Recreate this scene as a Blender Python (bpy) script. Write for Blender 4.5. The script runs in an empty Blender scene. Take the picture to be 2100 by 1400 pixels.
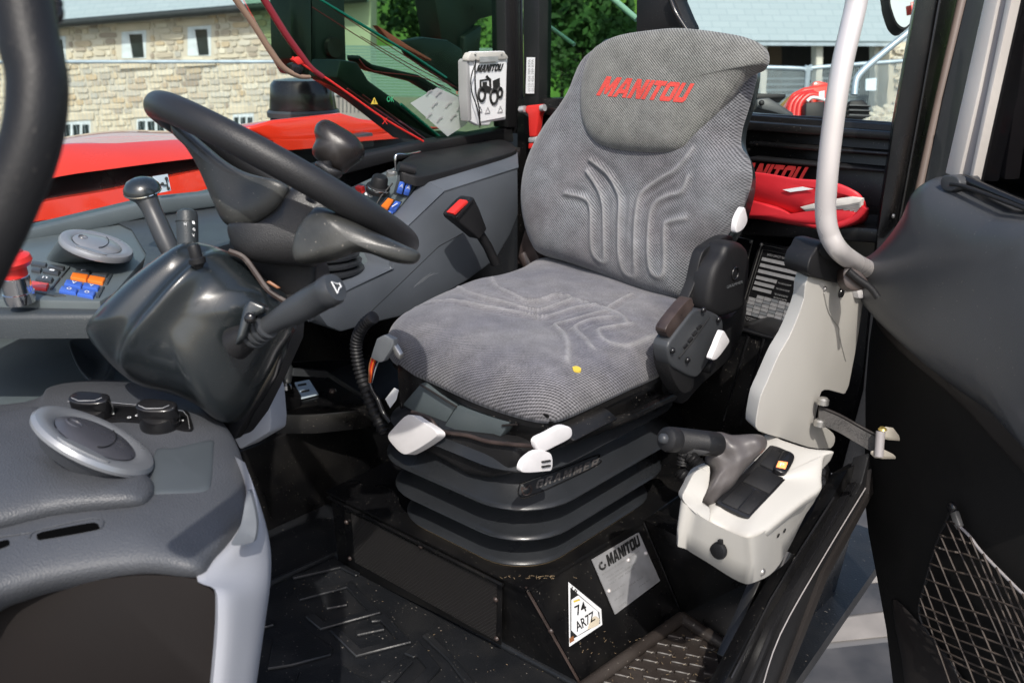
import bpy, bmesh, math, random
import numpy as np
from mathutils import Vector, Matrix
from mathutils.geometry import tessellate_polygon
from mathutils.bvhtree import BVHTree
random.seed(7)
R_ = math.radians
sc = bpy.context.scene
# ------------------------------------------------------------------ camera
F_ = 1900.0; HY = 60.0
PITCH = math.atan((700-HY)/F_); AZ = math.atan(2250*math.cos(PITCH)/F_)
RT = Vector((math.sin(AZ), math.cos(AZ), 0)); AH = Vector((-math.cos(AZ), math.sin(AZ), 0)); ZU = Vector((0,0,1))
CP = Vector((0,0,1.15))
FW = AH*math.cos(PITCH)-ZU*math.sin(PITCH); UP = ZU*math.cos(PITCH)+AH*math.sin(PITCH)
cam = bpy.data.cameras.new('camera'); co = bpy.data.objects.new('camera', cam); sc.collection.objects.link(co)
cam.sensor_width = 36; cam.lens = 36*F_/2100; cam.clip_end = 2000; cam.clip_start = .02
M = Matrix((RT, UP, -FW)).transposed().to_4x4(); M.translation = CP; co.matrix_world = M
sc.camera = co
cam.dof.use_dof = True; cam.dof.focus_distance = 1.75; cam.dof.aperture_fstop = 7.0
# ------------------------------------------------------------------ sky, sun, exposure
SUN_EL = 47; SUN_AZ = Vector((.72, -.70, 0)).normalized()      # horizontal direction towards the sun
w = bpy.data.worlds.new('World'); sc.world = w; w.use_nodes = True
nt = w.node_tree; bg = nt.nodes['Background']; sky = nt.nodes.new('ShaderNodeTexSky')
sky.sky_type = 'NISHITA'; sky.sun_disc = False; sky.sun_elevation = R_(SUN_EL)
sky.sun_rotation = math.atan2(SUN_AZ.x, SUN_AZ.y); sky.dust_density = 2.5
nt.links.new(sky.outputs[0], bg.inputs[0]); bg.inputs[1].default_value = .15
sl = bpy.data.lights.new('sun', 'SUN'); so = bpy.data.objects.new('sun', sl); sc.collection.objects.link(so)
sl.energy = 2.8; sl.angle = R_(.6); sl.color = (1, .95, .88)
sd = (SUN_AZ*math.cos(R_(SUN_EL)) + ZU*math.sin(R_(SUN_EL)))
so.rotation_euler = sd.to_track_quat('Z', 'Y').to_euler()
sc.view_settings.view_transform = 'Standard'; sc.view_settings.look = 'None'
sc.view_settings.exposure = .42; sc.view_settings.gamma = 1
# ------------------------------------------------------------------ pixel -> point on a named plane of the cab
def P(x, y, X=None, Y=None, Z=None, D=None, pl=None):
    d = FW + RT*((x-1050)/F_) - UP*((y-700)/F_)
    if pl is not None: o, n = Vector(pl[0]), Vector(pl[1]); t = (o-CP).dot(n)/d.dot(n)
    elif X is not None: t = (X-CP.x)/d.x
    elif Y is not None: t = (Y-CP.y)/d.y
    elif Z is not None: t = (Z-CP.z)/d.z
    else: t = D
    return CP + d*t
def L(pts, **k): return [P(x, y, **k) for x, y in pts]
def L3(pts, key): return [P(x, y, **{key: v}) for x, y, v in pts]
# ------------------------------------------------------------------ materials
def mat(name, col, rough=.5, metal=0, spec=.5, bump=0, bscale=80, bkind='noise', var=.12, vscale=6, dust=0, coat=0, rvar=.1, dscale=260):
    m = bpy.data.materials.new(name); m.use_nodes = True; n = m.node_tree.nodes; l = m.node_tree.links
    b = n['Principled BSDF']; tc = n.new('ShaderNodeTexCoord')
    b.inputs['Roughness'].default_value = rough; b.inputs['Metallic'].default_value = metal
    b.inputs['Specular IOR Level'].default_value = spec; b.inputs['Coat Weight'].default_value = coat
    b.inputs['Coat Roughness'].default_value = .06
    ns = n.new('ShaderNodeTexNoise'); ns.inputs['Scale'].default_value = vscale; ns.inputs['Detail'].default_value = 6
    l.new(tc.outputs['Object'], ns.inputs['Vector'])
    mr = n.new('ShaderNodeMapRange'); mr.inputs[3].default_value = 1-var*1.5; mr.inputs[4].default_value = 1+var*1.5
    mr.inputs[1].default_value = .25; mr.inputs[2].default_value = .75
    l.new(ns.outputs['Fac'], mr.inputs[0])
    mx = n.new('ShaderNodeVectorMath'); mx.operation = 'SCALE'; mx.inputs[0].default_value = col[:3]
    l.new(mr.outputs[0], mx.inputs['Scale']); out = mx.outputs[0]
    mr2 = n.new('ShaderNodeMapRange'); mr2.inputs[3].default_value = max(.02, rough-rvar); mr2.inputs[4].default_value = min(1, rough+rvar)
    mr2.inputs[1].default_value = .3; mr2.inputs[2].default_value = .7
    l.new(ns.outputs['Fac'], mr2.inputs[0]); l.new(mr2.outputs[0], b.inputs['Roughness'])
    if dust:
        d = n.new('ShaderNodeTexNoise'); d.inputs['Scale'].default_value = dscale; d.inputs['Detail'].default_value = 1
        l.new(tc.outputs['Object'], d.inputs['Vector'])
        d2 = n.new('ShaderNodeTexNoise'); d2.inputs['Scale'].default_value = 9; d2.inputs['Detail'].default_value = 3
        l.new(tc.outputs['Object'], d2.inputs['Vector'])
        r = n.new('ShaderNodeMapRange'); r.inputs[1].default_value = .735; r.inputs[2].default_value = .76
        l.new(d.outputs['Fac'], r.inputs[0])
        r3 = n.new('ShaderNodeMapRange'); r3.inputs[1].default_value = .45; r3.inputs[2].default_value = .75; r3.inputs[4].default_value = .07*dust
        l.new(d2.outputs['Fac'], r3.inputs[0])
        mxx = n.new('ShaderNodeMath'); mxx.operation = 'MULTIPLY_ADD'; mxx.inputs[1].default_value = dust
        l.new(r.outputs[0], mxx.inputs[0]); l.new(r3.outputs[0], mxx.inputs[2])
        mm = n.new('ShaderNodeMix'); mm.data_type = 'RGBA'; mm.inputs['B'].default_value = (.32, .29, .25, 1)
        l.new(mxx.outputs[0], mm.inputs['Factor']); l.new(out, mm.inputs['A']); out = mm.outputs['Result']
    l.new(out, b.inputs['Base Color'])
    if bump:
        if bkind == 'voronoi':
            t = n.new('ShaderNodeTexVoronoi'); t.feature = 'SMOOTH_F1'; o = t.outputs['Distance']
        else:
            t = n.new('ShaderNodeTexNoise'); t.inputs['Detail'].default_value = 3; o = t.outputs['Fac']
        t.inputs['Scale'].default_value = bscale; l.new(tc.outputs['Object'], t.inputs['Vector'])
        bp = n.new('ShaderNodeBump'); bp.inputs['Strength'].default_value = bump; bp.inputs['Distance'].default_value = .0015
        l.new(o, bp.inputs['Height']); l.new(bp.outputs[0], b.inputs['Normal'])
    return m
K = {}
K['black'] = mat('black painted steel', (.005,.005,.0055), .3, spec=.4, dust=.45, rvar=.1)
K['blackm'] = mat('black matte plastic', (.010,.010,.011), .5, spec=.35, bump=.25, bscale=500, dust=.12)
K['blackg'] = mat('black gloss plastic', (.010,.010,.011), .2, spec=.5)
K['rubber'] = mat('black rubber bellows', (.019,.021,.024), .33, spec=.45, bump=.12, bscale=300, dust=.06)
K['floor'] = mat('black rubber floor mat', (.010,.011,.013), .4, spec=.4, bump=.3, bscale=250, dust=.5, dscale=180)
K['stepmat'] = mat('brown black rubber step mat', (.030,.024,.021), .42, spec=.45, bump=.3, bscale=200, dust=.7, dscale=160)
K['dash'] = mat('charcoal grained dash', (.062,.066,.074), .48, spec=.5, bump=.45, bscale=480, bkind='voronoi', dust=.08)
K['dashs'] = mat('smooth slate dash', (.085,.104,.110), .42, spec=.45, bump=.08, bscale=300, dust=.1)
K['dashd'] = mat('dark slate plastic', (.036,.043,.048), .45, spec=.45, bump=.25, bscale=400, dust=.15)
K['conside'] = mat('grey console plastic', (.080,.090,.104), .48, spec=.4, bump=.12, bscale=500, dust=.05)
K['shroud'] = mat('glossy charcoal shroud', (.013,.017,.019), .28, spec=.7, coat=.35, bump=.10, bscale=900, dust=.10, rvar=.04)
K['wheel'] = mat('grained wheel rubber', (.014,.014,.015), .42, spec=.5, bump=.25, bscale=800, bkind='voronoi')
K['wheelw'] = mat('worn wheel plastic', (.036,.037,.035), .36, spec=.5, bump=.15, bscale=500, var=.45, vscale=16, dust=.5, dscale=300)
K['cream'] = mat('pale grey moulded plastic', (.46,.445,.41), .42, spec=.4, bump=.05, bscale=400, var=.03)
K['lilac'] = mat('light grey trim plastic', (.33,.34,.37), .45, spec=.4, bump=.06, bscale=400, var=.03)
K['midgrey'] = mat('mid grey plastic', (.16,.17,.18), .5)
K['white'] = mat('white plastic lever', (.74,.72,.72), .4, var=.05, vscale=25)
K['silver'] = mat('satin painted tube', (.66,.62,.60), .34, metal=.3, var=.04)
K['vent'] = mat('silver vent plastic', (.29,.30,.315), .33, metal=.45, var=.04)
K['ventd'] = mat('dark vent plastic', (.07,.07,.08), .3)
K['chrome'] = mat('chrome', (.6,.6,.6), .14, metal=1, var=.02)
K['steel'] = mat('dull steel', (.42,.41,.39), .35, metal=.8, var=.15, vscale=30)
K['alu'] = mat('painted aluminium frame', (.66,.62,.58), .4, metal=.2, var=.04)
K['alud'] = mat('grey painted frame', (.30,.28,.28), .45, var=.05)
K['brown'] = mat('brown rubber seal', (.17,.13,.11), .5, var=.15)
K['redp'] = mat('red machine paint', (.74,.040,.016), .2, coat=1, var=.03)
K['redpl'] = mat('red plastic', (.66,.03,.025), .35, var=.04)
K['redf'] = mat('red vinyl pouch', (.58,.025,.035), .42, bump=.5, bscale=25, var=.08, vscale=9)
K['void'] = mat('dark slot', (.001,.001,.001), .9, spec=.05)
K['brass'] = mat('dull zinc bracket', (.34,.31,.26), .4, metal=.6)
K['brassy'] = mat('brass head', (.50,.38,.12), .35, metal=.7)
K['straw'] = mat('dry straw', (.26,.19,.11), .8, var=.3, vscale=200)
K['emboss'] = mat('raised rubber lettering', (.075,.070,.068), .45)
K['recess'] = mat('smooth recess plastic', (.062,.072,.079), .5)
K['redd'] = mat('dull red print', (.30,.02,.02), .5, var=.1, vscale=60)
K['redt'] = mat('dark red reflection', (.22,.02,.03), .3)
K['orange'] = mat('orange switch', (.85,.20,.02), .4, var=.05)
K['blue'] = mat('blue switch', (.05,.13,.52), .4, var=.05)
K['yellow'] = mat('yellow tag', (.62,.45,.06), .5, var=.1)
K['wprint'] = mat('white print', (.75,.76,.77), .5, var=.03)
K['bprint'] = mat('black print', (.015,.015,.015), .5)
K['gprint'] = mat('grey print', (.30,.30,.30), .5)
K['greenprint'] = mat('green print', (.05,.45,.20), .5)
K['paper'] = mat('crumpled paper', (.62,.59,.54), .7, bump=.6, bscale=60, var=.15, vscale=40)
K['decal'] = mat('pale blue decal', (.50,.60,.66), .5, var=.05)
K['plate'] = mat('brushed plate', (.50,.50,.51), .38, metal=.5, var=.12, vscale=30)
K['film'] = mat('pale sticker film', (.55,.58,.58), .5, var=.03); K['film'].node_tree.nodes['Principled BSDF'].inputs['Alpha'].default_value = .5
K['gripb'] = mat('shiny black grip leather', (.018,.015,.014), .3, bump=.25, bscale=500, var=.2)
K['leather'] = mat('brown grey leather gaiter', (.085,.076,.074), .45, bump=.5, bscale=60, var=.2, vscale=20)
K['lever'] = mat('worn brown lever', (.045,.032,.028), .35, var=.35, vscale=30)
K['boxg'] = mat('satin grey plastic housing', (.040,.043,.047), .4, spec=.5)
K['door'] = mat('charcoal door trim', (.052,.055,.060), .36, spec=.45, bump=.15, bscale=600, dust=.18, dscale=200)
K['doord'] = mat('black door lining', (.011,.0105,.010), .65, spec=.2, bump=.2, bscale=300)
K['doorb'] = mat('brown black door lining', (.020,.017,.016), .55, spec=.35, bump=.15, bscale=400)
K['panelb'] = mat('brown black panel', (.010,.008,.0075), .7, spec=.15)
K['cord'] = mat('elastic net cord', (.055,.042,.034), .6, var=.4, vscale=30)
K['strap'] = mat('worn webbing strap', (.045,.042,.040), .7, bump=1, bscale=260, var=.35, vscale=50)
K['galv'] = mat('galvanised tube', (.42,.50,.56), .4, metal=.4)
K['mesh'] = mat('mesh wire', (.36,.42,.44), .5)
K['conc'] = mat('yard concrete', (.14,.135,.13), .8, bump=.5, bscale=20, var=.2, vscale=1.2)
K['kerb'] = mat('pale concrete strip', (.26,.235,.21), .8, bump=.5, bscale=20, var=.15)
K['bluegrey'] = mat('dark shaded paving', (.060,.056,.054), .5, var=.5, vscale=4)
K['slate'] = mat('slate roof', (.36,.43,.45), .6, var=.05)
K['mortar'] = mat('lime mortar', (.58,.53,.43), .9, bump=.5, bscale=8, var=.12, vscale=1)
K['sand'] = mat('dressed sandstone', (.58,.51,.39), .85, bump=.4, bscale=12, var=.12, vscale=2)
K['frame'] = mat('white window frame', (.62,.68,.70), .5)
K['pane'] = mat('dark window pane', (.02,.03,.03), .08, spec=.7)
K['gutter'] = mat('black gutter', (.02,.025,.025), .5)
K['post'] = mat('pale timber post', (.56,.54,.47), .7)
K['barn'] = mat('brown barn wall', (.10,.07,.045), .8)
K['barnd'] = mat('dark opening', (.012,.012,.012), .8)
K['grass'] = mat('hillside grass', (.10,.19,.035), .9, var=.45, vscale=.35, bump=.5, bscale=4)
K['grassl'] = mat('sunny field grass', (.30,.45,.10), .9, var=.2, vscale=.2)
K['leaf'] = mat('dark green foliage', (.035,.085,.018), .7, var=.5, vscale=2)
K['bark'] = mat('bark', (.06,.045,.03), .9)
K['amber'] = mat('copper edging', (.25,.10,.04), .4)
K['teal'] = mat('teal reflection tone', (.02,.20,.20), .15, coat=.5)  # teal, tan and faded red carry the reflections in the side glass
K['tan'] = mat('tan reflection tone', (.26,.17,.12), .35)
K['pinkr'] = mat('pink reflection tone', (.40,.09,.08), .3)
K['shroudb'] = mat('black post and reflection', (.006,.010,.010), .35)
def glass(name, col, tint_rough=0.0):
    m = bpy.data.materials.new(name); m.use_nodes = True; n = m.node_tree.nodes; l = m.node_tree.links
    n.clear(); o = n.new('ShaderNodeOutputMaterial'); t = n.new('ShaderNodeBsdfTransparent'); g = n.new('ShaderNodeBsdfGlossy')
    t.inputs[0].default_value = (*col, 1); g.inputs['Roughness'].default_value = .02
    f = n.new('ShaderNodeLayerWeight'); f.inputs['Blend'].default_value = .12
    mx = n.new('ShaderNodeMixShader'); mu = n.new('ShaderNodeMath'); mu.operation = 'MULTIPLY'; mu.inputs[1].default_value = .6
    l.new(f.outputs['Fresnel'], mu.inputs[0]); l.new(mu.outputs[0], mx.inputs[0])
    l.new(t.outputs[0], mx.inputs[1]); l.new(g.outputs[0], mx.inputs[2]); l.new(mx.outputs[0], o.inputs[0]); return m
K['glass'] = glass('clear window glass', (.93,.97,.95))
K['tint'] = glass('green tinted glass', (.60,.76,.62))
K['doorglass'] = glass('dark door glass', (.16,.16,.17))
def led(name, c, s):
    m = mat(name, c, .4); b = m.node_tree.nodes['Principled BSDF']
    b.inputs['Emission Color'].default_value = (*c, 1); b.inputs['Emission Strength'].default_value = s; return m
K['led'] = led('lit orange lamp', (1,.25,.08), 1.2)
def fabric(name, lo, hi, tint, sc_=1.0, amp=1.0, worn=0, dir1=(.80,.60)):
    m = bpy.data.materials.new(name); m.use_nodes = True; n = m.node_tree.nodes; l = m.node_tree.links; b = n['Principled BSDF']
    uv = n.new('ShaderNodeUVMap'); uv.uv_map = 'UVMap'; sep = n.new('ShaderNodeSeparateXYZ')
    nz = n.new('ShaderNodeTexNoise'); nz.inputs['Scale'].default_value = 14; l.new(uv.outputs[0], nz.inputs['Vector'])
    ad = n.new('ShaderNodeMixRGB'); ad.blend_type = 'ADD'; ad.inputs[0].default_value = .006
    l.new(uv.outputs[0], ad.inputs[1]); l.new(nz.outputs['Color'], ad.inputs[2]); l.new(ad.outputs[0], sep.inputs[0])
    def mth(op, a, b_=None):
        q = n.new('ShaderNodeMath'); q.operation = op
        for i, v in enumerate((a, b_)):
            if v is None: continue
            if isinstance(v, (int, float)): q.inputs[i].default_value = v
            else: l.new(v, q.inputs[i])
        return q.outputs[0]
    k = 2*math.pi/(.0040*sc_)
    u, v = sep.outputs[0], sep.outputs[1]
    s1 = mth('SINE', mth('MULTIPLY', mth('ADD', mth('MULTIPLY', u, dir1[0]), mth('MULTIPLY', v, dir1[1])), k))
    s2 = mth('SINE', mth('MULTIPLY', mth('SUBTRACT', mth('MULTIPLY', u, .75), mth('MULTIPLY', v, .65)), k*1.25))
    pt = mth('ADD', mth('MULTIPLY', s1, .34*amp), mth('MULTIPLY', s2, .16*amp))
    if worn:
        uw = n.new('ShaderNodeUVMap'); uw.uv_map = 'Worn'; sw_ = n.new('ShaderNodeSeparateXYZ'); l.new(uw.outputs[0], sw_.inputs[0])
        rw = n.new('ShaderNodeMapRange'); rw.inputs[1].default_value = .55; rw.inputs[2].default_value = .97; rw.inputs[3].default_value = 1; rw.inputs[4].default_value = .38
        l.new(sw_.outputs[0], rw.inputs[0]); pt = mth('MULTIPLY', pt, rw.outputs[0])
    pt = mth('ADD', pt, .5)
    big = n.new('ShaderNodeTexNoise'); big.inputs['Scale'].default_value = 7; big.inputs['Detail'].default_value = 5; l.new(uv.outputs[0], big.inputs['Vector'])
    fine = n.new('ShaderNodeTexNoise'); fine.inputs['Scale'].default_value = 700; fine.inputs['Detail'].default_value = 2; l.new(uv.outputs[0], fine.inputs['Vector'])
    mid = n.new('ShaderNodeTexNoise'); mid.inputs['Scale'].default_value = 260; mid.inputs['Detail'].default_value = 2; l.new(uv.outputs[0], mid.inputs['Vector'])
    pt = mth('ADD', pt, mth('MULTIPLY', mth('SUBTRACT', fine.outputs['Fac'], .5), .9)); pt = mth('ADD', pt, mth('MULTIPLY', mth('SUBTRACT', mid.outputs['Fac'], .5), .7))
    # pile worn smooth and dusty in patches: the weave shows less there
    wr = n.new('ShaderNodeMapRange'); wr.inputs[1].default_value = .45; wr.inputs[2].default_value = .68; l.new(big.outputs['Fac'], wr.inputs[0])
    mxp = n.new('ShaderNodeMix'); mxp.data_type = 'FLOAT'; l.new(mth('MULTIPLY', wr.outputs[0], .45), mxp.inputs[0]); l.new(pt, mxp.inputs[2]); mxp.inputs[3].default_value = .58
    cr = n.new('ShaderNodeMix'); cr.data_type = 'RGBA'; cr.clamp_factor = True
    l.new(mxp.outputs[0], cr.inputs['Factor']); cr.inputs['A'].default_value = (*lo, 1); cr.inputs['B'].default_value = (*hi, 1)
    st = n.new('ShaderNodeTexNoise'); st.inputs['Scale'].default_value = 5.5; st.inputs['Detail'].default_value = 6
    mp = n.new('ShaderNodeMapping'); mp.inputs['Location'].default_value = (3.3, 1.7, 0); l.new(uv.outputs[0], mp.inputs[0]); l.new(mp.outputs[0], st.inputs['Vector'])
    rr = n.new('ShaderNodeMapRange'); rr.inputs[1].default_value = .40; rr.inputs[2].default_value = .66; l.new(st.outputs['Fac'], rr.inputs[0])
    tm = n.new('ShaderNodeMix'); tm.data_type = 'RGBA'; tm.blend_type = 'MULTIPLY'; l.new(rr.outputs[0], tm.inputs['Factor'])
    l.new(cr.outputs['Result'], tm.inputs['A']); tm.inputs['B'].default_value = (*tint, 1)
    uk = n.new('ShaderNodeUVMap'); uk.uv_map = 'Worn'; sk = n.new('ShaderNodeSeparateXYZ'); l.new(uk.outputs[0], sk.inputs[0])
    wt = n.new('ShaderNodeMix'); wt.data_type = 'RGBA'; l.new(mth('MULTIPLY', sk.outputs[1], .42), wt.inputs['Factor']); l.new(tm.outputs['Result'], wt.inputs['A']); wt.inputs['B'].default_value = (.36,.355,.35,1)
    bl = n.new('ShaderNodeTexNoise'); bl.inputs['Scale'].default_value = 26; bl.inputs['Detail'].default_value = 5; bl.inputs['Roughness'].default_value = .65; l.new(uv.outputs[0], bl.inputs['Vector'])
    br_ = n.new('ShaderNodeMapRange'); br_.inputs[1].default_value = .3; br_.inputs[2].default_value = .7; br_.inputs[3].default_value = .74; br_.inputs[4].default_value = 1.2; l.new(bl.outputs['Fac'], br_.inputs[0])
    vm = n.new('ShaderNodeVectorMath'); vm.operation = 'SCALE'; l.new(wt.outputs['Result'], vm.inputs[0]); l.new(br_.outputs[0], vm.inputs['Scale'])
    l.new(vm.outputs[0], b.inputs['Base Color']); b.inputs['Roughness'].default_value = .9; b.inputs['Specular IOR Level'].default_value = .15
    b.inputs['Sheen Weight'].default_value = .25
    bp = n.new('ShaderNodeBump'); bp.inputs['Strength'].default_value = .5; bp.inputs['Distance'].default_value = .001
    l.new(pt, bp.inputs['Height']); l.new(bp.outputs[0], b.inputs['Normal']); return m
K['fabric'] = fabric('grey woven seat fabric', (.018,.020,.024), (.275,.285,.302), (.78,.70,.70), 1.05)
K['fabrich'] = fabric('grey woven headrest fabric', (.030,.031,.030), (.315,.312,.292), (.82,.84,.82), 1.0)
K['fabricc'] = fabric('grey woven cushion fabric', (.020,.020,.023), (.300,.290,.302), (.58,.60,.70), 1.35, 1.0, 1, (.25,.97))
def stonemat():
    m = bpy.data.materials.new('rubble sandstone'); m.use_nodes = True; n = m.node_tree.nodes; l = m.node_tree.links; b = n['Principled BSDF']
    oi = n.new('ShaderNodeObjectInfo'); cr = n.new('ShaderNodeValToRGB'); cr.color_ramp.interpolation = 'LINEAR'
    cols = [(.55,.50,.40),(.63,.55,.41),(.45,.43,.38),(.54,.42,.27),(.70,.65,.53),(.34,.28,.22),(.61,.57,.48),(.48,.38,.27)]
    e = cr.color_ramp.elements; e[0].color = (*cols[0], 1); e[1].color = (*cols[-1], 1)
    for i, c in enumerate(cols[1:-1]): x = e.new((i+1)/7); x.color = (*c, 1)
    l.new(oi.outputs['Random'], cr.inputs[0]); tc = n.new('ShaderNodeTexCoord'); ns = n.new('ShaderNodeTexNoise')
    ns.inputs['Scale'].default_value = 9; ns.inputs['Detail'].default_value = 5; l.new(tc.outputs['Object'], ns.inputs['Vector'])
    mx = n.new('ShaderNodeMix'); mx.data_type = 'RGBA'; mx.blend_type = 'OVERLAY'; mx.inputs['Factor'].default_value = .6
    l.new(cr.outputs[0], mx.inputs['A']); l.new(ns.outputs['Fac'], mx.inputs['B']); l.new(mx.outputs['Result'], b.inputs['Base Color'])
    b.inputs['Roughness'].default_value = .9; return m
K['stone'] = stonemat()
def slatemat():
    m = K['slate']; n = m.node_tree.nodes; l = m.node_tree.links; b = n['Principled BSDF']
    tc = n.new('ShaderNodeTexCoord'); br = n.new('ShaderNodeTexBrick'); br.inputs['Scale'].default_value = 1
    br.inputs['Brick Width'].default_value = .32; br.inputs['Row Height'].default_value = .17; br.inputs['Mortar Size'].default_value = .010
    br.inputs['Color1'].default_value = (.31,.37,.39,1); br.inputs['Color2'].default_value = (.33,.39,.41,1); br.inputs['Mortar'].default_value = (.27,.33,.35,1)
    l.new(tc.outputs['UV'], br.inputs['Vector']); l.new(br.outputs[0], b.inputs['Base Color'])
slatemat()
def grillemat():
    m = bpy.data.materials.new('perforated black grille'); m.use_nodes = True; n = m.node_tree.nodes; l = m.node_tree.links; b = n['Principled BSDF']
    tc = n.new('ShaderNodeTexCoord'); v = n.new('ShaderNodeTexVoronoi'); v.inputs['Scale'].default_value = 1; v.inputs['Randomness'].default_value = 0
    mp = n.new('ShaderNodeMapping'); mp.inputs['Scale'].default_value = (170, 170, 170); mp.inputs['Rotation'].default_value = (0, 0, .78)
    l.new(tc.outputs['UV'], mp.inputs[0]); l.new(mp.outputs[0], v.inputs['Vector'])
    r = n.new('ShaderNodeMapRange'); r.inputs[1].default_value = .30; r.inputs[2].default_value = .42; l.new(v.outputs['Distance'], r.inputs[0])
    c = n.new('ShaderNodeMix'); c.data_type = 'RGBA'; c.inputs['A'].default_value = (.001,.001,.001,1); c.inputs['B'].default_value = (.030,.027,.026,1)
    l.new(r.outputs[0], c.inputs['Factor']); l.new(c.outputs['Result'], b.inputs['Base Color']); b.inputs['Roughness'].default_value = .45
    bp = n.new('ShaderNodeBump'); bp.inputs['Distance'].default_value = .002; bp.inputs['Strength'].default_value = 1; l.new(r.outputs[0], bp.inputs['Height']); l.new(bp.outputs[0], b.inputs['Normal'])
    return m
K['grille'] = grillemat()
# ------------------------------------------------------------------ object helpers
COL = sc.collection
WL = {}
def tag(o, label=None, cat=None, group=None, kind=None):
    for k, v in (('label', label), ('category', cat), ('group', group), ('kind', kind)):
        if v: o[k] = v
    return o
def thing(name, loc, label, cat, group=None):
    o = bpy.data.objects.new(name, None); COL.objects.link(o); o.empty_display_size = .05
    o.location = loc; WL[o.name] = Vector(loc); return tag(o, label, cat, group)
def link(name, me, m, parent, c, label=None, kind=None):
    o = bpy.data.objects.new(name, me); COL.objects.link(o); WL[o.name] = c.copy()
    if parent: o.parent = parent; o.location = c-WL[parent.name]
    else: o.location = c
    if m and len(me.materials) == 0: me.materials.append(K[m] if isinstance(m, str) else m)
    return tag(o, label=label, kind=kind)
def finish(name, bm, m, parent=None, smooth=35, label=None, kind=None):
    bmesh.ops.recalc_face_normals(bm, faces=bm.faces)
    vs = [v.co for v in bm.verts]
    c = Vector([(min(v[i] for v in vs)+max(v[i] for v in vs))/2 for i in range(3)])
    for v in bm.verts: v.co -= c
    me = bpy.data.meshes.new(name); bm.to_mesh(me); bm.free()
    if smooth:
        me.polygons.foreach_set('use_smooth', [True]*len(me.polygons)); me.set_sharp_from_angle(angle=R_(smooth))
    return link(name, me, m, parent, c, label, kind)
def smoothc(pts, n=8, closed=False):
    pts = [Vector(p) for p in pts]; N = len(pts); out = []
    rng = range(N) if closed else range(N-1)
    for i in rng:
        if closed: a, b, c, d = pts[i-1], pts[i], pts[(i+1) % N], pts[(i+2) % N]
        else: a, b, c, d = pts[max(i-1, 0)], pts[i], pts[i+1], pts[min(i+2, N-1)]
        for k in range(n):
            t = k/n
            out.append(.5*((2*b)+(c-a)*t+(2*a-5*b+4*c-d)*t*t+(3*b-a-3*c+d)*t**3))
    if not closed: out.append(pts[-1])
    return out
def resample(pts, N):
    pts = pts+[pts[0]]; d = [0]
    for i in range(len(pts)-1): d.append(d[-1]+(pts[i+1]-pts[i]).length)
    out = []; j = 0
    for k in range(N):
        s = d[-1]*k/N
        while d[j+1] < s: j += 1
        t = (s-d[j])/max(d[j+1]-d[j], 1e-9); out.append(pts[j].lerp(pts[j+1], t))
    return out
def prism_bm(front, vec, bevel=0, seg=2, bm=None, keepback=False):
    own = bmesh.new(); vec = Vector(vec)
    a = [own.verts.new(p) for p in front]; b = [own.verts.new(Vector(p)+vec) for p in front]; n = len(a)
    fr = own.faces.new(a); own.faces.new(b[::-1])
    for i in range(n): own.faces.new((a[i], b[i], b[(i+1) % n], a[(i+1) % n]))
    bmesh.ops.recalc_face_normals(own, faces=own.faces)
    if bevel:
        own.edges.ensure_lookup_table()
        es = [e for e in own.edges if (e in fr.edges) or (e.calc_face_angle(0) > R_(25) and not (e.verts[0] in b and e.verts[1] in b))]
        bmesh.ops.bevel(own, geom=es, offset=bevel, segments=seg, affect='EDGES', clamp_overlap=True, profile=.5)
    bmesh.ops.triangulate(own, faces=[f for f in own.faces if len(f.verts) > 4])
    if bm is None: return own
    me = bpy.data.meshes.new('tmp'); own.to_mesh(me); own.free(); bm.from_mesh(me); bpy.data.meshes.remove(me); return bm
def prism(name, front, vec, m, parent=None, bevel=.002, seg=2, smooth=35, label=None, kind=None):
    return finish(name, prism_bm(front, vec, bevel, seg), m, parent, smooth, label, kind)
def multi(name, fronts, vec, m, parent=None, bevel=0, label=None, kind=None):
    bm = bmesh.new()
    for f in fronts: prism_bm(f, vec, bevel, 1, bm)
    return finish(name, bm, m, parent, 35, label, kind)
def box_bm(c, u, v, w_, bevel=0, seg=2, bm=None):
    c, u, v, w_ = map(Vector, (c, u, v, w_))
    return prism_bm([c-u-v-w_, c+u-v-w_, c+u+v-w_, c-u+v-w_], w_*2, bevel, seg, bm)
def box(name, x0, x1, y0, y1, z0, z1, m, parent=None, bevel=.004, kind=None, label=None):
    return finish(name, box_bm(((x0+x1)/2, (y0+y1)/2, (z0+z1)/2), ((x1-x0)/2, 0, 0), (0, (y1-y0)/2, 0), (0, 0, (z1-z0)/2), bevel), m, parent, 35, label, kind)
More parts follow.
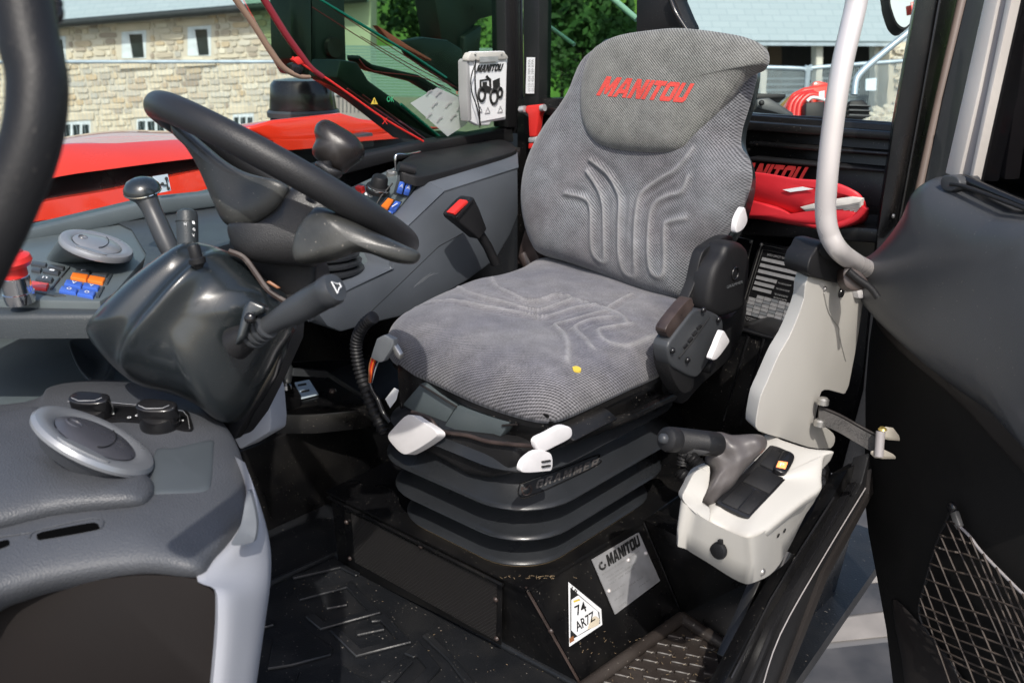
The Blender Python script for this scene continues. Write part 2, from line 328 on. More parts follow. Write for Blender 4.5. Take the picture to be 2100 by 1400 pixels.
def tube_bm(pts, r, seg=12, closed=False, bm=None, flat=1.0, ridge=None, cap=True):
    bm = bm or bmesh.new(); pts = [Vector(p) for p in pts]; n = len(pts)
    rs = r if isinstance(r, (list, tuple)) else [r]*n
    if len(rs) != n: rs = [rs[min(int(i*(len(rs)-1)/(n-1)), len(rs)-2)]*(1-((i*(len(rs)-1)/(n-1)) % 1 if i < n-1 else 1))+rs[min(int(i*(len(rs)-1)/(n-1)), len(rs)-2)+1]*((i*(len(rs)-1)/(n-1)) % 1 if i < n-1 else 1) for i in range(n)]
    rings = []; nv = None
    for i, p in enumerate(pts):
        t = (pts[(i+1) % n]-pts[i-1]) if closed else (pts[min(i+1, n-1)]-pts[max(i-1, 0)])
        t = t.normalized() if t.length > 1e-9 else Vector((0, 0, 1))
        if nv is None: nv = t.orthogonal().normalized()
        nv = (nv-t*nv.dot(t)).normalized(); bv = t.cross(nv)
        rr = rs[i]*(1 if ridge is None else (1+ridge[0]*math.sin(i*ridge[1])))
        rings.append([bm.verts.new(p+nv*rr*math.cos(2*math.pi*k/seg)+bv*rr*flat*math.sin(2*math.pi*k/seg)) for k in range(seg)])
    for i in range(n if closed else n-1):
        A, B = rings[i], rings[(i+1) % n]
        for k in range(seg): bm.faces.new((A[k], A[(k+1) % seg], B[(k+1) % seg], B[k]))
    if not closed and cap: bm.faces.new(rings[0][::-1]); bm.faces.new(rings[-1])
    return bm
def tube(name, pts, r, m, parent=None, seg=14, closed=False, ridge=None, label=None, sm=0, kind=None):
    if sm: pts = smoothc(pts, sm, closed)
    return finish(name, tube_bm(pts, r, seg, closed, None, 1, ridge), m, parent, 50, label, kind)
def lathe(name, o, ax, prof, m, parent=None, seg=28, sx=1, up=None, smooth=40, label=None, kind=None):
    o, ax = Vector(o), Vector(ax).normalized(); u = Vector(up) if up is not None else ax.orthogonal(); u = (u-ax*u.dot(ax)).normalized(); v = ax.cross(u)
    bm = bmesh.new(); rings = []
    for r, h in prof:
        if r < 1e-6: rings.append([bm.verts.new(o+ax*h)])
        else: rings.append([bm.verts.new(o+ax*h+u*r*sx*math.cos(2*math.pi*k/seg)+v*r*math.sin(2*math.pi*k/seg)) for k in range(seg)])
    for A, B in zip(rings, rings[1:]):
        if len(A) == 1 and len(B) == 1: continue
        for k in range(seg):
            k2 = (k+1) % seg
            if len(A) == 1: bm.faces.new((A[0], B[k], B[k2]))
            elif len(B) == 1: bm.faces.new((A[k], A[k2], B[0]))
            else: bm.faces.new((A[k], A[k2], B[k2], B[k]))
    return finish(name, bm, m, parent, smooth, label, kind)
def patch(name, outline, n, H, m, parent=None, p=3.0, q=2.2, rings=40, seg=160, disp=None, mark=None, skirt=0, dens=1.5, label=None, center=None, smoothn=6, back=True):
    """upholstery / moulded shell: an outline that bulges by H along n, with relief disp(point)"""
    n = Vector(n).normalized()
    o = resample(smoothc(outline, smoothn, True) if smoothn else [Vector(v) for v in outline], seg)
    c = Vector(center) if center is not None else sum(o, Vector())/len(o)
    U = (RT-n*RT.dot(n)).normalized(); V = n.cross(U)
    bm = bmesh.new(); uvl = bm.loops.layers.uv.new('UVMap'); uw = bm.loops.layers.uv.new('Worn')
    cv = bm.verts.new(c+n*H+(n*disp(c, 0) if disp else Vector())); RG = []; MK = {}
    for i in range(1, rings+1):
        t = i/rings; r = 1-(1-t)**dens; h = H*max(0, 1-r**p)**(1/q); row = []
        for v in o:
            b = c.lerp(v, r); nv_ = bm.verts.new(b+n*(h+(disp(b, r) if disp else 0))); row.append(nv_)
            if mark and r < .97: MK[nv_] = mark(b)
        RG.append(row)
    if skirt:
        RG.append([bm.verts.new(v-n*skirt*.5+(c-v).normalized()*skirt*.05) for v in o]); RG.append([bm.verts.new(v-n*skirt+(c-v).normalized()*skirt*.4) for v in o])
    S = seg
    for k in range(S): bm.faces.new((cv, RG[0][k], RG[0][(k+1) % S]))
    for A, B in zip(RG, RG[1:]):
        for k in range(S): bm.faces.new((A[k], B[k], B[(k+1) % S], A[(k+1) % S]))
    if back: bm.faces.new(RG[-1][::-1])
    for f in bm.faces:
        for lo in f.loops:
            d = lo.vert.co-c; s = d.dot(n)
            lo[uvl].uv = (d.dot(U), d.dot(V)+s*(.9 if m == 'fabricc' else 0)); lo[uw].uv = (s/H, MK.get(lo.vert, 0))
    return finish(name, bm, m, parent, 60, label)
def bvh_of(ob):
    me = ob.data; c = WL[ob.name]
    return BVHTree.FromPolygons([v.co+c for v in me.vertices], [list(p.vertices) for p in me.polygons])
def chan(lines, width, depth):
    """pressed channels along poly-lines"""
    segs = []
    for l in lines:
        s = smoothc(l, 6)
        segs += list(zip(s, s[1:]))
    A = np.array([list(a) for a, b in segs]); B = np.array([list(b) for a, b in segs]); AB = B-A; LL = (AB**2).sum(1)+1e-12
    def f(pt):
        q = np.array(pt); t = np.clip(((q-A)*AB).sum(1)/LL, 0, 1); d = np.sqrt((((A+AB*t[:, None])-q)**2).sum(1).min())
        return depth*math.exp(-(d/width)**2)-depth*.6*math.exp(-((d-width*2.4)/(width*1.5))**2)
    def g(pt):
        q = np.array(pt); t = np.clip(((q-A)*AB).sum(1)/LL, 0, 1); d = np.sqrt((((A+AB*t[:, None])-q)**2).sum(1).min()); return math.exp(-(d/(width*.75))**2)
    f.mark = g
    return f
# letters
LET = {
 'M': (1.15, [[(0,0),(0,1),(.36,1),(.575,.5),(.79,1),(1.15,1),(1.15,0),(.85,0),(.85,.55),(.66,.1),(.49,.1),(.3,.55),(.3,0)]]),
 'A': (1.02, [[(0,0),(.3,1),(.72,1),(1.02,0),(.72,0),(.67,.2),(.35,.2),(.3,0)], [(.41,.42),(.61,.42),(.51,.78)]]),
 'N': (.98, [[(0,0),(0,1),(.33,1),(.68,.45),(.68,1),(.98,1),(.98,0),(.66,0),(.3,.56),(.3,0)]]),
 'I': (.3, [[(0,0),(0,1),(.3,1),(.3,0)]]),
 'T': (.86, [[(.27,0),(.27,.76),(0,.76),(0,1),(.86,1),(.86,.76),(.58,.76),(.58,0)]]),
 'O': (.95, [[(0,.14),(0,.86),(.14,1),(.81,1),(.95,.86),(.95,.14),(.81,0),(.14,0)], [(.3,.24),(.65,.24),(.65,.76),(.3,.76)]]),
 'U': (.92, [[(0,1),(.3,1),(.3,.25),(.62,.25),(.62,1),(.92,1),(.92,.12),(.8,0),(.12,0),(0,.12)]]),
 'G': (.95, [[(0,.14),(0,.86),(.14,1),(.81,1),(.95,.86),(.95,.66),(.66,.66),(.66,.76),(.3,.76),(.3,.24),(.66,.24),(.66,.36),(.5,.36),(.5,.55),(.95,.55),(.95,.14),(.81,0),(.14,0)]]),
 'R': (.95, [[(0,0),(0,1),(.8,1),(.93,.88),(.93,.52),(.8,.42),(.95,0),(.65,0),(.53,.36),(.28,.36),(.28,0)], [(.28,.58),(.64,.58),(.64,.78),(.28,.78)]]),
 'E': (.8, [[(0,0),(0,1),(.8,1),(.8,.78),(.28,.78),(.28,.61),(.7,.61),(.7,.4),(.28,.4),(.28,.22),(.8,.22),(.8,0)]]),
}
def letters_bm(word, O, U, V, gap=.09, sub=0, proj=None, th=.0012):
    O, U, V = Vector(O), Vector(U), Vector(V); W = sum(LET[c][0]+gap for c in word)-gap; x = 0; bm = bmesh.new()
    nn = U.cross(V).normalized()
    for c in word:
        w_, polys = LET[c]; pp = [[Vector(((a+x)/W, b, 0)) for a, b in pl] for pl in polys]
        tri = tessellate_polygon(pp); flat = [v for pl in pp for v in pl]; vs = [bm.verts.new(v) for v in flat]
        for t in tri:
            try: bm.faces.new([vs[i] for i in t])
            except ValueError: pass
        x += w_+gap
    if sub: bmesh.ops.subdivide_edges(bm, edges=bm.edges, cuts=sub, use_grid_fill=True)
    for v in bm.verts:
        q = O+U*v.co.x+V*v.co.y; v.co = proj(q) if proj else q
    if th:
        r = bmesh.ops.extrude_face_region(bm, geom=bm.faces[:])
        for g in r['geom']:
            if isinstance(g, bmesh.types.BMVert): g.co += nn*th
    return bm
FC = {}
def text(name, s, O, U, V, m, parent=None, th=.0004, lift=0.0, bold=0, proj=None):
    """small print: O bottom-left, U full width, V full height"""
    O, U, V = Vector(O), Vector(U), Vector(V); nn = U.cross(V).normalized()
    key = (s, bold)
    if key not in FC:
        cu = bpy.data.curves.new('t', 'FONT'); cu.body = s; cu.offset = bold; cu.resolution_u = 2; ob = bpy.data.objects.new('t', cu); COL.objects.link(ob)
        dg = bpy.context.evaluated_depsgraph_get(); dg.update(); me = bpy.data.meshes.new_from_object(ob.evaluated_get(dg))
        FC[key] = ([v.co.copy() for v in me.vertices], [list(p.vertices) for p in me.polygons]); bpy.data.objects.remove(ob); bpy.data.curves.remove(cu)
    vs, fs = FC[key]; x0 = min(v.x for v in vs); x1 = max(v.x for v in vs); y0 = min(v.y for v in vs); y1 = max(v.y for v in vs)
    bm = bmesh.new(); bv = [bm.verts.new(O+U*((v.x-x0)/(x1-x0))+V*((v.y-y0)/(y1-y0))+nn*(lift+th)) for v in vs]
    for f in fs:
        try: bm.faces.new([bv[i] for i in f])
        except ValueError: pass
    return finish(name, bm, m, parent, 0)
def quad(name, pts, m, parent=None, th=.001, label=None, kind=None, uvs=False, bevel=0):
    """a thin plate with its visible face through pts; thickness goes away from the camera"""
    pts = [Vector(p) for p in pts]; n = (pts[1]-pts[0]).cross(pts[2]-pts[0]).normalized()
    if n.dot(pts[0]-CP) < 0: n = -n
    bm = prism_bm(pts, n*th, bevel, 1)
    if uvs:
        uvl = bm.loops.layers.uv.new('UVMap'); u = (pts[1]-pts[0]).normalized(); v = n.cross(u)
        for f in bm.faces:
            for lo in f.loops: d = lo.vert.co-pts[0]; lo[uvl].uv = (d.dot(u), d.dot(v))
    return finish(name, bm, m, parent, 35, label, kind)
def bolt(name, p, n, r, m='steel', parent=None, seg=10):
    return lathe(name, Vector(p), n, [(0, r*.6), (r*.55, r*.6), (r*.8, r*.45), (r, .0), (r, -r*.3)], m, parent, seg)
def lift(pts, n, d): return [Vector(p)+Vector(n).normalized()*d for p in pts]
XP, YP = Vector((1,0,0)), Vector((0,1,0))
# ================================================================== OUTSIDE
GZ = -1.0
box('ground', -220, 220, -120, 320, GZ-9.5, GZ-9.0, 'conc', None, 0, 'structure')
bm = bmesh.new(); N = 60
def gz(x, y):       # the yard is level round the machine and falls away to the buildings, then the hill climbs
    d = max(0, Vector((x, y)).dot(Vector((AH.x, AH.y)))-4.5); return GZ-min(d, 14)*.17
g = [[bm.verts.new((-60+i*1.5-10, -30+j*1.5, gz(-70+i*1.5, -30+j*1.5))) for i in range(64)] for j in range(64)]
for j in range(63):
    for i in range(63): bm.faces.new((g[j][i], g[j][i+1], g[j+1][i+1], g[j+1][i]))
finish('yard', bm, 'conc', None, 60, kind='structure')
# paving seen past the sill; dark patches put its shadows into the colour
quad('paving_strip', L([(1600,1210),(1650,1175),(1950,1130),(1950,1180)], Z=GZ+.006), 'kerb', th=.002, kind='structure')
quad('paving_strip', L([(1560,1330),(1600,1285),(1950,1235),(1950,1290)], Z=GZ+.006), 'kerb', th=.002, kind='structure')
quad('shaded_paving', L([(1700,1040),(1960,1000),(1960,1130),(1690,1160)], Z=GZ+.004), 'bluegrey', th=.002, kind='structure')
quad('shaded_paving', L([(1640,1200),(1960,1185),(1960,1235),(1620,1275)], Z=GZ+.004), 'bluegrey', th=.002, kind='structure')
quad('shaded_paving', L([(1560,1345),(1960,1300),(1960,1500),(1500,1500)], Z=GZ+.004), 'bluegrey', th=.002, kind='structure')
# hillside
HA = AH.copy(); HO = CP+AH*34
bm = bmesh.new(); nx, nz = 60, 14; G = []
for j in range(nz):
    row = []
    for i in range(nx):
        s = -26+i*1.2; z = -4+j*1.6; q = CP+AH*(30+j*2.6)+RT*s; q.z = z+.5*math.sin(i*.5+j)+random.uniform(-.15, .15); row.append(bm.verts.new(q))
    G.append(row)
for j in range(nz-1):
    for i in range(nx-1): bm.faces.new((G[j][i], G[j][i+1], G[j+1][i+1], G[j+1][i]))
finish('hillside', bm, 'grass', None, 60, kind='structure')
quad('sunny_field', L([(1180,-20),(1320,-60),(1320,42),(1290,38),(1262,5),(1240,-2)], pl=(CP+AH*29, AH)), 'grassl', th=.1, kind='structure')
def crown_bm(c, r, n, s, squash=.8):
    bm = bmesh.new()
    cl = [Vector((random.gauss(0, .45), random.gauss(0, .45), random.gauss(0, .42*squash)))*r for _ in range(max(5, n//60))]
    for _ in range(n):
        q = c+random.choice(cl)+Vector((random.gauss(0, .17), random.gauss(0, .17), random.gauss(0, .15)))*r
        a = Vector((random.uniform(-1,1), random.uniform(-1,1), random.uniform(-1,1))).normalized(); b = a.orthogonal().normalized(); e = s*random.uniform(.6, 1.4)
        v = [bm.verts.new(q+a*e), bm.verts.new(q+b*e*.5), bm.verts.new(q-a*e), bm.verts.new(q-b*e*.5)]; bm.faces.new(v)
    return bm
def tree(px, py, r, D, lab, n=1500):
    c = P(px, py, D=D); t = thing('tree', (c.x, c.y, c.z-r*1.6), lab, 'tree', 'trees on the green hillside')
    bm = crown_bm(c, r, n, r*.085)
    me_o = finish('crown', bm, 'leaf', t, 0)
    finish('trunk', tube_bm([c-ZU*r*1.7, c-ZU*r*.7+RT*.05*r, c+ZU*.2*r], [r*.09, r*.06, r*.02], 8), 'bark', t)
tree(1195, 60, 1.9, 27, 'tall dark green tree behind the left half of the small rear quarter pane', 2600)
tree(1265, 95, .9, 25, 'small round bush like tree nearest the black post beside the headrest', 900)
tree(545, 95, 1.3, 27, 'dark tree between the tan and red reflection strips at the upper left of the tinted window', 1400)
tree(900, 40, 1.3, 27, 'leafy tree high in the tinted window left of the wide black reflection', 1500)
tree(1150, 150, .9, 25, 'low dark green tree over the white sticker strip on the frame beside the quarter pane', 800)
tree(1010, 90, .8, 25, 'thin tree showing just above the white document holder', 700)
# ---- stone building
FP = (CP+AH*20, (AH+RT*.12).normalized()); FN = -Vector(FP[1])
def fac(s, t): # s in pixels across, t 0..1 from eave to foot
    top = 55-.082*(s-110); bot = 300-.045*(s-150)
    return P(s, top+(bot-top)*t, pl=FP)
bl = thing('stone_building', fac(350, 1), 'two storey rubble stone building with slate roof and small white windows across the yard', 'building')
quad('wall', [fac(-160,-.02), fac(760,-.02), fac(760,1.9), fac(-160,1.9)], 'mortar', bl, th=.5)
W = [((250,62),(300,120),'u'),((385,52),(433,115),'u'),((98,74),(135,123),'u'),((128,247),(186,300),'l'),((281,240),(340,300),'l'),((478,232),(520,300),'l'),((-60,75),(-10,130),'u')]
for (x0,y0),(x1,y1),k in W:
    o = 8; up = k == 'u'
    q = lambda a, b: P(a, b, pl=FP)
    wf = quad('window_frame', lift([q(x0,y0+.08*(x1-x0)),q(x1,y0),q(x1,y1),q(x0,y1)], FN, .01), 'frame', bl, th=.12)
    nb = 1 if up else 3
    for i in range(nb):
        a = x0+(x1-x0)*(i+.14)/nb if not up else x0+17; b = x0+(x1-x0)*(i+.86)/nb if not up else x1-4
        quad('pane', lift([q(a+ (0 if not up else -2),y0+9),q(b-(4 if up else 0),y0+8),q(b,y1-2),q(a+(6 if up else 0),y1-1)], FN, .014), 'pane', wf, th=.02)
    prism('lintel', lift([q(x0-10,y0-13),q(x1+8,y0-16),q(x1+8,y0-1),q(x0-10,y0+2)], FN, .03), -FN*.1, 'sand', bl, .01, 1)
    if up: prism('sill', lift([q(x0-2,y1+13),q(x1+12,y1+10),q(x1+12,y1+19),q(x0-2,y1+22)], FN, .08), -FN*.2, 'sand', bl, .01, 1)
# rubble stones, course by course
smesh = []
for k in range(12):
    bm = bmesh.new(); pts = []
    for x, y in ((-1,-.6),(-.75,-1),(0,-1),(.75,-1),(1,-.6),(1,.6),(.7,1),(0,1),(-.7,1),(-1,.6)):
        pts.append(Vector((x*random.uniform(.92, 1.0), y*random.uniform(.86, 1.0), 0)))
    bot = [bm.verts.new(v) for v in pts]; top = [bm.verts.new(Vector((v.x*.95, v.y*.92, 1+random.uniform(-.2,.2)))) for v in pts]
    for i in range(10): bm.faces.new((bot[i], bot[(i+1) % 10], top[(i+1) % 10], top[i]))
    bm.faces.new(top); bmesh.ops.triangulate(bm, faces=[f for f in bm.faces if len(f.verts) > 4])
    me = bpy.data.meshes.new('stone'); bm.to_mesh(me); bm.free(); me.materials.append(K['stone']); smesh.append(me)
cnt = 0; xs_ = (fac(400,.5)-fac(300,.5)).normalized(); rest = bmesh.new()
y = 0; rows = []
while y < 1: h = random.uniform(.036, .056); rows.append((y, h)); y += h
cand = []
for (t0, h) in rows:
    s = -30+random.uniform(0, 20); bad = False
    while s < 655:
        w_ = random.choice([13, 17, 20, 24, 28, 34, 42])*random.uniform(.85, 1.15)
        if bad: w_ = 9
        c = s+w_/2; cc = fac(c, t0+h/2); yp = 55-.082*(c-110)+(300-.045*(c-150)-55+.082*(c-110))*(t0+h/2)
        bad = any(x0-6-w_*.45 < c < x1+6+w_*.45 and y0-18 < yp < y1+(4 if k == 'u' else 30) for (x0,y0),(x1,y1),k in W)
        if not bad: cand.append((c, w_, t0, h, yp))
        s += (w_+1.4) if not bad else (0 if w_ > 9 else 5)
def shown(c): # stones the cab parts leave in view come first
    x, yp = c[0], c[4]
    return 0 if (105 < x < 640 and yp < 235) else 1
cand.sort(key=shown)
for i, (c, w_, t0, h, yp) in enumerate(cand):
    A = fac(c-w_/2+.6, t0+.003); B = fac(c+w_/2-.6, t0+.003); C_ = fac(c, t0+h-.003); hw = (B-A).length/2; ux = (B-A).normalized(); hh = abs(C_.z-((A+B)/2).z)/2
    ctr = fac(c, t0+h/2); me = random.choice(smesh)
    Mx = Matrix((ux*hw, ZU*hh, FN*random.uniform(.018, .035))).transposed().to_4x4()
    if i < 290:
        o = bpy.data.objects.new('stone', me); COL.objects.link(o); o.parent = bl; Mx.translation = ctr-WL[bl.name]; o.matrix_local = Mx
    else:
        Mx.translation = ctr; b0 = len(rest.verts); rest.from_mesh(me); rest.verts.ensure_lookup_table()
        for v in rest.verts[b0:]: v.co = Mx @ v.co
finish('stonework', rest, 'stone', bl, 0, kind='stuff')
e0, e1 = fac(-160,-.03), fac(760,-.03)
quad('roof', [e0+FN*.35, e1+FN*.35, e1-FN*5+ZU*4.2, e0-FN*5+ZU*4.2], 'slate', bl, th=.15, uvs=True)
tube('gutter', [e0+FN*.36-ZU*.04, e1+FN*.36-ZU*.04], .085, 'gutter', bl, 10)
# ---- barn / open fronted shed behind the rear window
BP = (CP+AH*17, (AH-RT*.05).normalized()); BN = -Vector(BP[1]); q = lambda a, b: P(a, b, pl=BP)
bn = thing('open_shed', q(1620,300), 'long open fronted shed with pale slate roof and timber posts behind the rear window', 'shed')
quad('roof', [q(1385,82)+BN*.3, q(2300,88)+BN*.3, q(2300,88)-BN*6+ZU*5, q(1385,82)-BN*6+ZU*5], 'slate', bn, th=.1, uvs=True)
prism('fascia', lift([q(1385,82),q(2300,88),q(2300,98),q(1385,92)], BN, .28), -BN*.05, 'galv', bn, 0)
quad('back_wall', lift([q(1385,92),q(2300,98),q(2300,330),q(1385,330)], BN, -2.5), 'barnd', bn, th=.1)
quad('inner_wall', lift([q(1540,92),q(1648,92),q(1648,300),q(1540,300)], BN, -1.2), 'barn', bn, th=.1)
for x in (1563, 1677, 1797): prism('post', lift([q(x-7,90),q(x+7,90),q(x+4,300),q(x-8,300)], BN, .1), -BN*.25, 'post', bn, .01)
for j in range(5): prism('rail', lift([q(1560,165+j*12),q(1800,163+j*12),q(1800,167+j*12),q(1560,169+j*12)], BN, -.8), -BN*.05, 'galv', bn, 0)
gb = thing('stone_gable', q(1830,250), 'cream rough stone wall at the right end of the shed with rubble at its foot', 'wall')
prism('wall', lift([q(1800,95),q(1900,70),q(1900,300),q(1790,300)], BN, .5), -BN*.4, 'sand', gb, .01)
for i in range(46):
    x = random.uniform(1806,1862); yy = random.uniform(80,236); a = random.uniform(5,10); b = random.uniform(2.5,4.5)
    if x < 1806+(236-yy)*0: continue
    c = q(x,yy)+BN*.5; me = random.choice(smesh); o = bpy.data.objects.new('stone', me); COL.objects.link(o); o.parent = gb
    Mx = Matrix((RT*a*.009, ZU*b*.009, BN*.06)).transposed().to_4x4(); Mx.translation = c-WL[gb.name]; o.matrix_local = Mx
rb = thing('rubble_heap', q(1830,262), 'loose pale stone rubble below the cream wall at the right of the rear window', 'rubble')
bm = bmesh.new()
for i in range(120):
    c = P(random.gauss(1825,25), random.gauss(250,11), D=13.5); r = random.uniform(.06,.16); mm = Matrix.Translation(c) @ Matrix.Rotation(random.random()*6, 4, Vector((1,1,.3))) @ Matrix.Diagonal((r, r*.6, r*.5, 1)); bmesh.ops.create_icosphere(bm, subdivisions=1, radius=1, matrix=mm)
finish('rubble', bm, 'stone', rb, 0, kind='stuff')
# ---- temporary fences
def mesh_fence(x0, x1, yt0, yt1, D, lab, n, bot=150):
    f = thing('mesh_fence', P((x0+x1)/2, yt0+bot, D=D), lab, 'fence', 'temporary mesh fence panels')
    A, B = P(x0, yt0, D=D), P(x1, yt1, D=D); A2, B2 = A-ZU*1.2, B-ZU*1.2; c = .07
    u = (B-A).normalized()
    tube('frame', smoothc([A2, A-ZU*c, A+u*c*.3-ZU*c*.3, A+u*c, B-u*c, B-u*c*.3-ZU*c*.3, B-ZU*c, B2], 4), .018, 'galv', f, 8)
    bm = bmesh.new()
    for i in range(1, n):
        p = A.lerp(B, i/n); tube_bm([p, p-ZU*1.2], .0035, 4, False, bm)
    finish('wires', bm, 'mesh', f, 0, kind='stuff')
mesh_fence(1500, 1656, 138, 141, 8, 'galvanised mesh fence panel left of the handrail beyond the rear window', 46)
mesh_fence(1659, 1905, 140, 122, 8, 'galvanised mesh fence panel crossing behind the handrail beyond the rear window', 60)
f = thing('mesh_fence', P(280,260,D=9), 'long galvanised fence panel with its rail level across the stone building', 'fence', 'temporary mesh fence panels')
tube('top_rail', [P(-120,127,D=9), P(620,127,D=9)], .017, 'galv', f, 10)
bm = bmesh.new()
for i in range(90):
    p = P(-120+i*8.3, 127, D=9); tube_bm([p, p-ZU*1.6], .0016, 4, False, bm)
finish('wires', bm, 'mesh', f, 0, kind='stuff')
sg = quad('notice', L([(1776,162),(1798,160),(1797,186),(1775,186)], D=7.9), 'decal', th=.01)
tag(sg, 'small pale blue safety notice hung on the mesh fence near the cream wall', 'sign')
# ---- white shed roof seen low in the tinted window
s1 = thing('grey_shed', P(840,190,D=11), 'low shed with pale ribbed sheet roof seen low through the tinted side window', 'shed')
bm = bmesh.new()
for i in range(20):
    y0_ = 92+i*6; prism_bm(L([(640,y0_),(1035,y0_+8),(1035,y0_+12.6),(640,y0_+4.6)], pl=(CP+AH*(13-i*.03), AH)), AH*.05, 0, 1, bm)
finish('roof_sheet', bm, 'slate', s1, 0)
quad('wall', L([(640,195),(1035,205),(1035,330),(640,330)], pl=(CP+AH*12, AH)), 'kerb', s1, th=.1)
fz = thing('low_railing', P(700,230,D=9), 'low dark railing in front of the pale shed wall right of the black intake cap', 'railing')
for i in range(12): tube('bar', [P(695+i*8,198,D=9), P(695+i*8,232,D=9)], .006, 'gutter', fz, 6)
tube('top_bar', [P(690,198,D=9), P(790,196,D=9)], .012, 'gutter', fz, 6)
# ---- bonnet
bo = thing('engine_bonnet', (-2.7, 1.2, .4), 'glossy red engine bonnet with a black side slot outside the side window', 'bonnet')
def strip(name, T, B, m, X0, X1, dz=0, bev=.01):
    """side strip: top edge T on plane X0, bottom edge B on plane X1, given thickness outwards"""
    a = smoothc(L(T, X=X0), 5); b = smoothc(L(B, X=X1), 5); bm = bmesh.new(); n = min(len(a), len(b)); rr = []
    for o in (0, -.05): rr.append([[bm.verts.new(a[i]+XP*o) for i in range(n)], [bm.verts.new(b[i]+XP*o) for i in range(n)]])
    for i in range(n-1):
        bm.faces.new((rr[0][0][i], rr[0][0][i+1], rr[0][1][i+1], rr[0][1][i]))
        bm.faces.new((rr[1][0][i], rr[1][1][i], rr[1][1][i+1], rr[1][0][i+1]))
        bm.faces.new((rr[0][0][i], rr[1][0][i], rr[1][0][i+1], rr[0][0][i+1])); bm.faces.new((rr[0][1][i], rr[0][1][i+1], rr[1][1][i+1], rr[1][1][i]))
    return finish(name, bm, m, bo, 40)
strip('side_panel', [(-60,372),(100,365),(240,306),(400,289),(560,283),(700,290)][:1]+[(100,304),(240,294),(380,286),(520,286)], [(-60,420),(95,368),(240,345),(400,325),(560,310)], 'redp', -2.36, -2.28)
strip('slot', [(-60,420),(95,368),(240,345),(400,325),(560,310)], [(-60,470),(75,418),(240,388),(412,350),(560,335)], 'blackg', -2.31, -2.31)
strip('lower_panel', [(-60,470),(75,418),(240,388),(412,350),(560,335)], [(-60,580),(60,520),(240,455),(440,420),(560,400)], 'redp', -2.28, -2.26)
# crowned top
bm = bmesh.new(); G = []
near = smoothc(L([(-60,330),(100,304),(240,294),(380,286),(520,286)], X=-2.36), 5)
near2 = smoothc(L([(520,286),(600,268),(700,285),(800,292),(930,282)], X=-2.36), 5)
far = smoothc(L([(-60,300),(105,284),(240,267),(380,269),(520,262)], X=-2.8), 5)
for t_ in (0,.05,.15,.3,.5,.75,1):
    G.append([bm.verts.new(a.lerp(b, t_)+ZU*.008*math.sin(math.pi*t_)) for a, b in zip(near, far)])
G.append([bm.verts.new(b-XP*.3-ZU*.1) for b in far])
for A, B in zip(G, G[1:]):
    for i in range(len(A)-1): bm.faces.new((A[i], A[i+1], B[i+1], B[i]))
finish('top_panel', bm, 'redp', bo, 60)
prism('rear_top', L([(505,262),(560,246),(700,231),(740,243),(850,256),(925,262),(800,275),(700,292),(620,300),(560,292)], X=-2.45), Vector((-.3,0,-.04)), 'redp', bo, .015, 3)
strip('rear_panel', [(560,288),(640,288),(720,284),(840,272)], [(560,310),(640,304),(720,292),(840,282)], 'redp', -2.36, -2.36)
prism('engine_bay', L([(560,300),(840,280),(960,270),(960,400),(560,420)], X=-2.42), Vector((-.1,0,0)), 'blackm', bo, .005)
prism('latch_block', L([(735,278),(765,272),(768,300),(738,305)], X=-2.38), Vector((-.05,0,0)), 'boxg', bo, .004)
bm = bmesh.new()
for i in range(34):
    for j in range(3):
        x = 95+i*9.6+j*3; c = P(x, 478-(x-60)*.165+j*4.5-(6 if x > 250 else 0), X=-1.78); bmesh.ops.create_circle(bm, cap_ends=True, segments=6, radius=.0022+.0006*j, matrix=Matrix.Translation(c) @ Matrix.Rotation(R_(90), 4, 'Y'))
fo = finish('dot_fringe', bm, 'bprint', None, 0); tag(fo, 'band of small black printed dots along the bottom of the side glass', 'print', kind='stuff')
cap = thing('air_intake_cap', P(622,245,X=-2.75), 'round black air intake cap standing on the red bonnet', 'intake cap')
cc = P(622,225,X=-2.75); rr_ = .118
lathe('bowl', cc+ZU*.0, ZU, [(rr_*.95,-.01),(rr_*.98,.0),(rr_*.93,.05),(rr_*.90,.085),(rr_*.8,.1),(rr_*.4,.106),(0,.108)], 'blackg', cap, 40)
lathe('rim', cc, ZU, [(rr_*.97,-.025),(rr_*1.05,-.022),(rr_*1.06,-.006),(rr_*1.0,.002)], 'boxg', cap, 40)
lathe('base', cc, ZU, [(rr_*.8,-.09),(rr_*.9,-.08),(rr_*.9,-.03),(rr_*.95,-.025)], 'blackm', cap, 40)
for k in range(40):
    a = k/40*6.283; d = Vector((math.cos(a), math.sin(a), 0)); prism('rib', [cc+d*rr_*.97+ZU*z+d.cross(ZU)*s for z, s in ((-.06,-.003),(-.06,.003),(-.026,.003),(-.026,-.003))], -d*.03, 'blackm', cap, 0)
bb = None
# ---- red boom head, lamps and mirror outside the rear window
bh = thing('boom_head', P(1670,240,D=3.4), 'red rounded steel boom head with a small label outside the rear window', 'boom')
prism('side_plate', L([(1612,245),(1612,215),(1625,190),(1650,178),(1715,168),(1720,250)], D=3.4), FW*.15, 'redp', bh, .012, 3)
prism('top_fin', L([(1666,180),(1668,168),(1680,166),(1712,174),(1712,182)], D=3.42), FW*.1, 'redp', bh, .004)
for i, r in enumerate((.075,.06,.045)): tube('rolled_edge', smoothc([P(1618+i*9,248,D=3.38-.01*i), P(1622+i*9,215,D=3.38-.01*i), P(1640+i*9,196,D=3.38-.01*i), P(1668+i*4,190+i*3,D=3.38-.01*i)], 5), .012, 'redpl', bh, 8)
quad('label', L([(1680,188),(1691,186),(1691,204),(1679,205)], D=3.37), 'decal', bh, th=.002)
prism('black_block', L([(1653,210),(1692,208),(1694,244),(1652,246)], D=3.3), FW*.06, 'blackm', bh, .004)
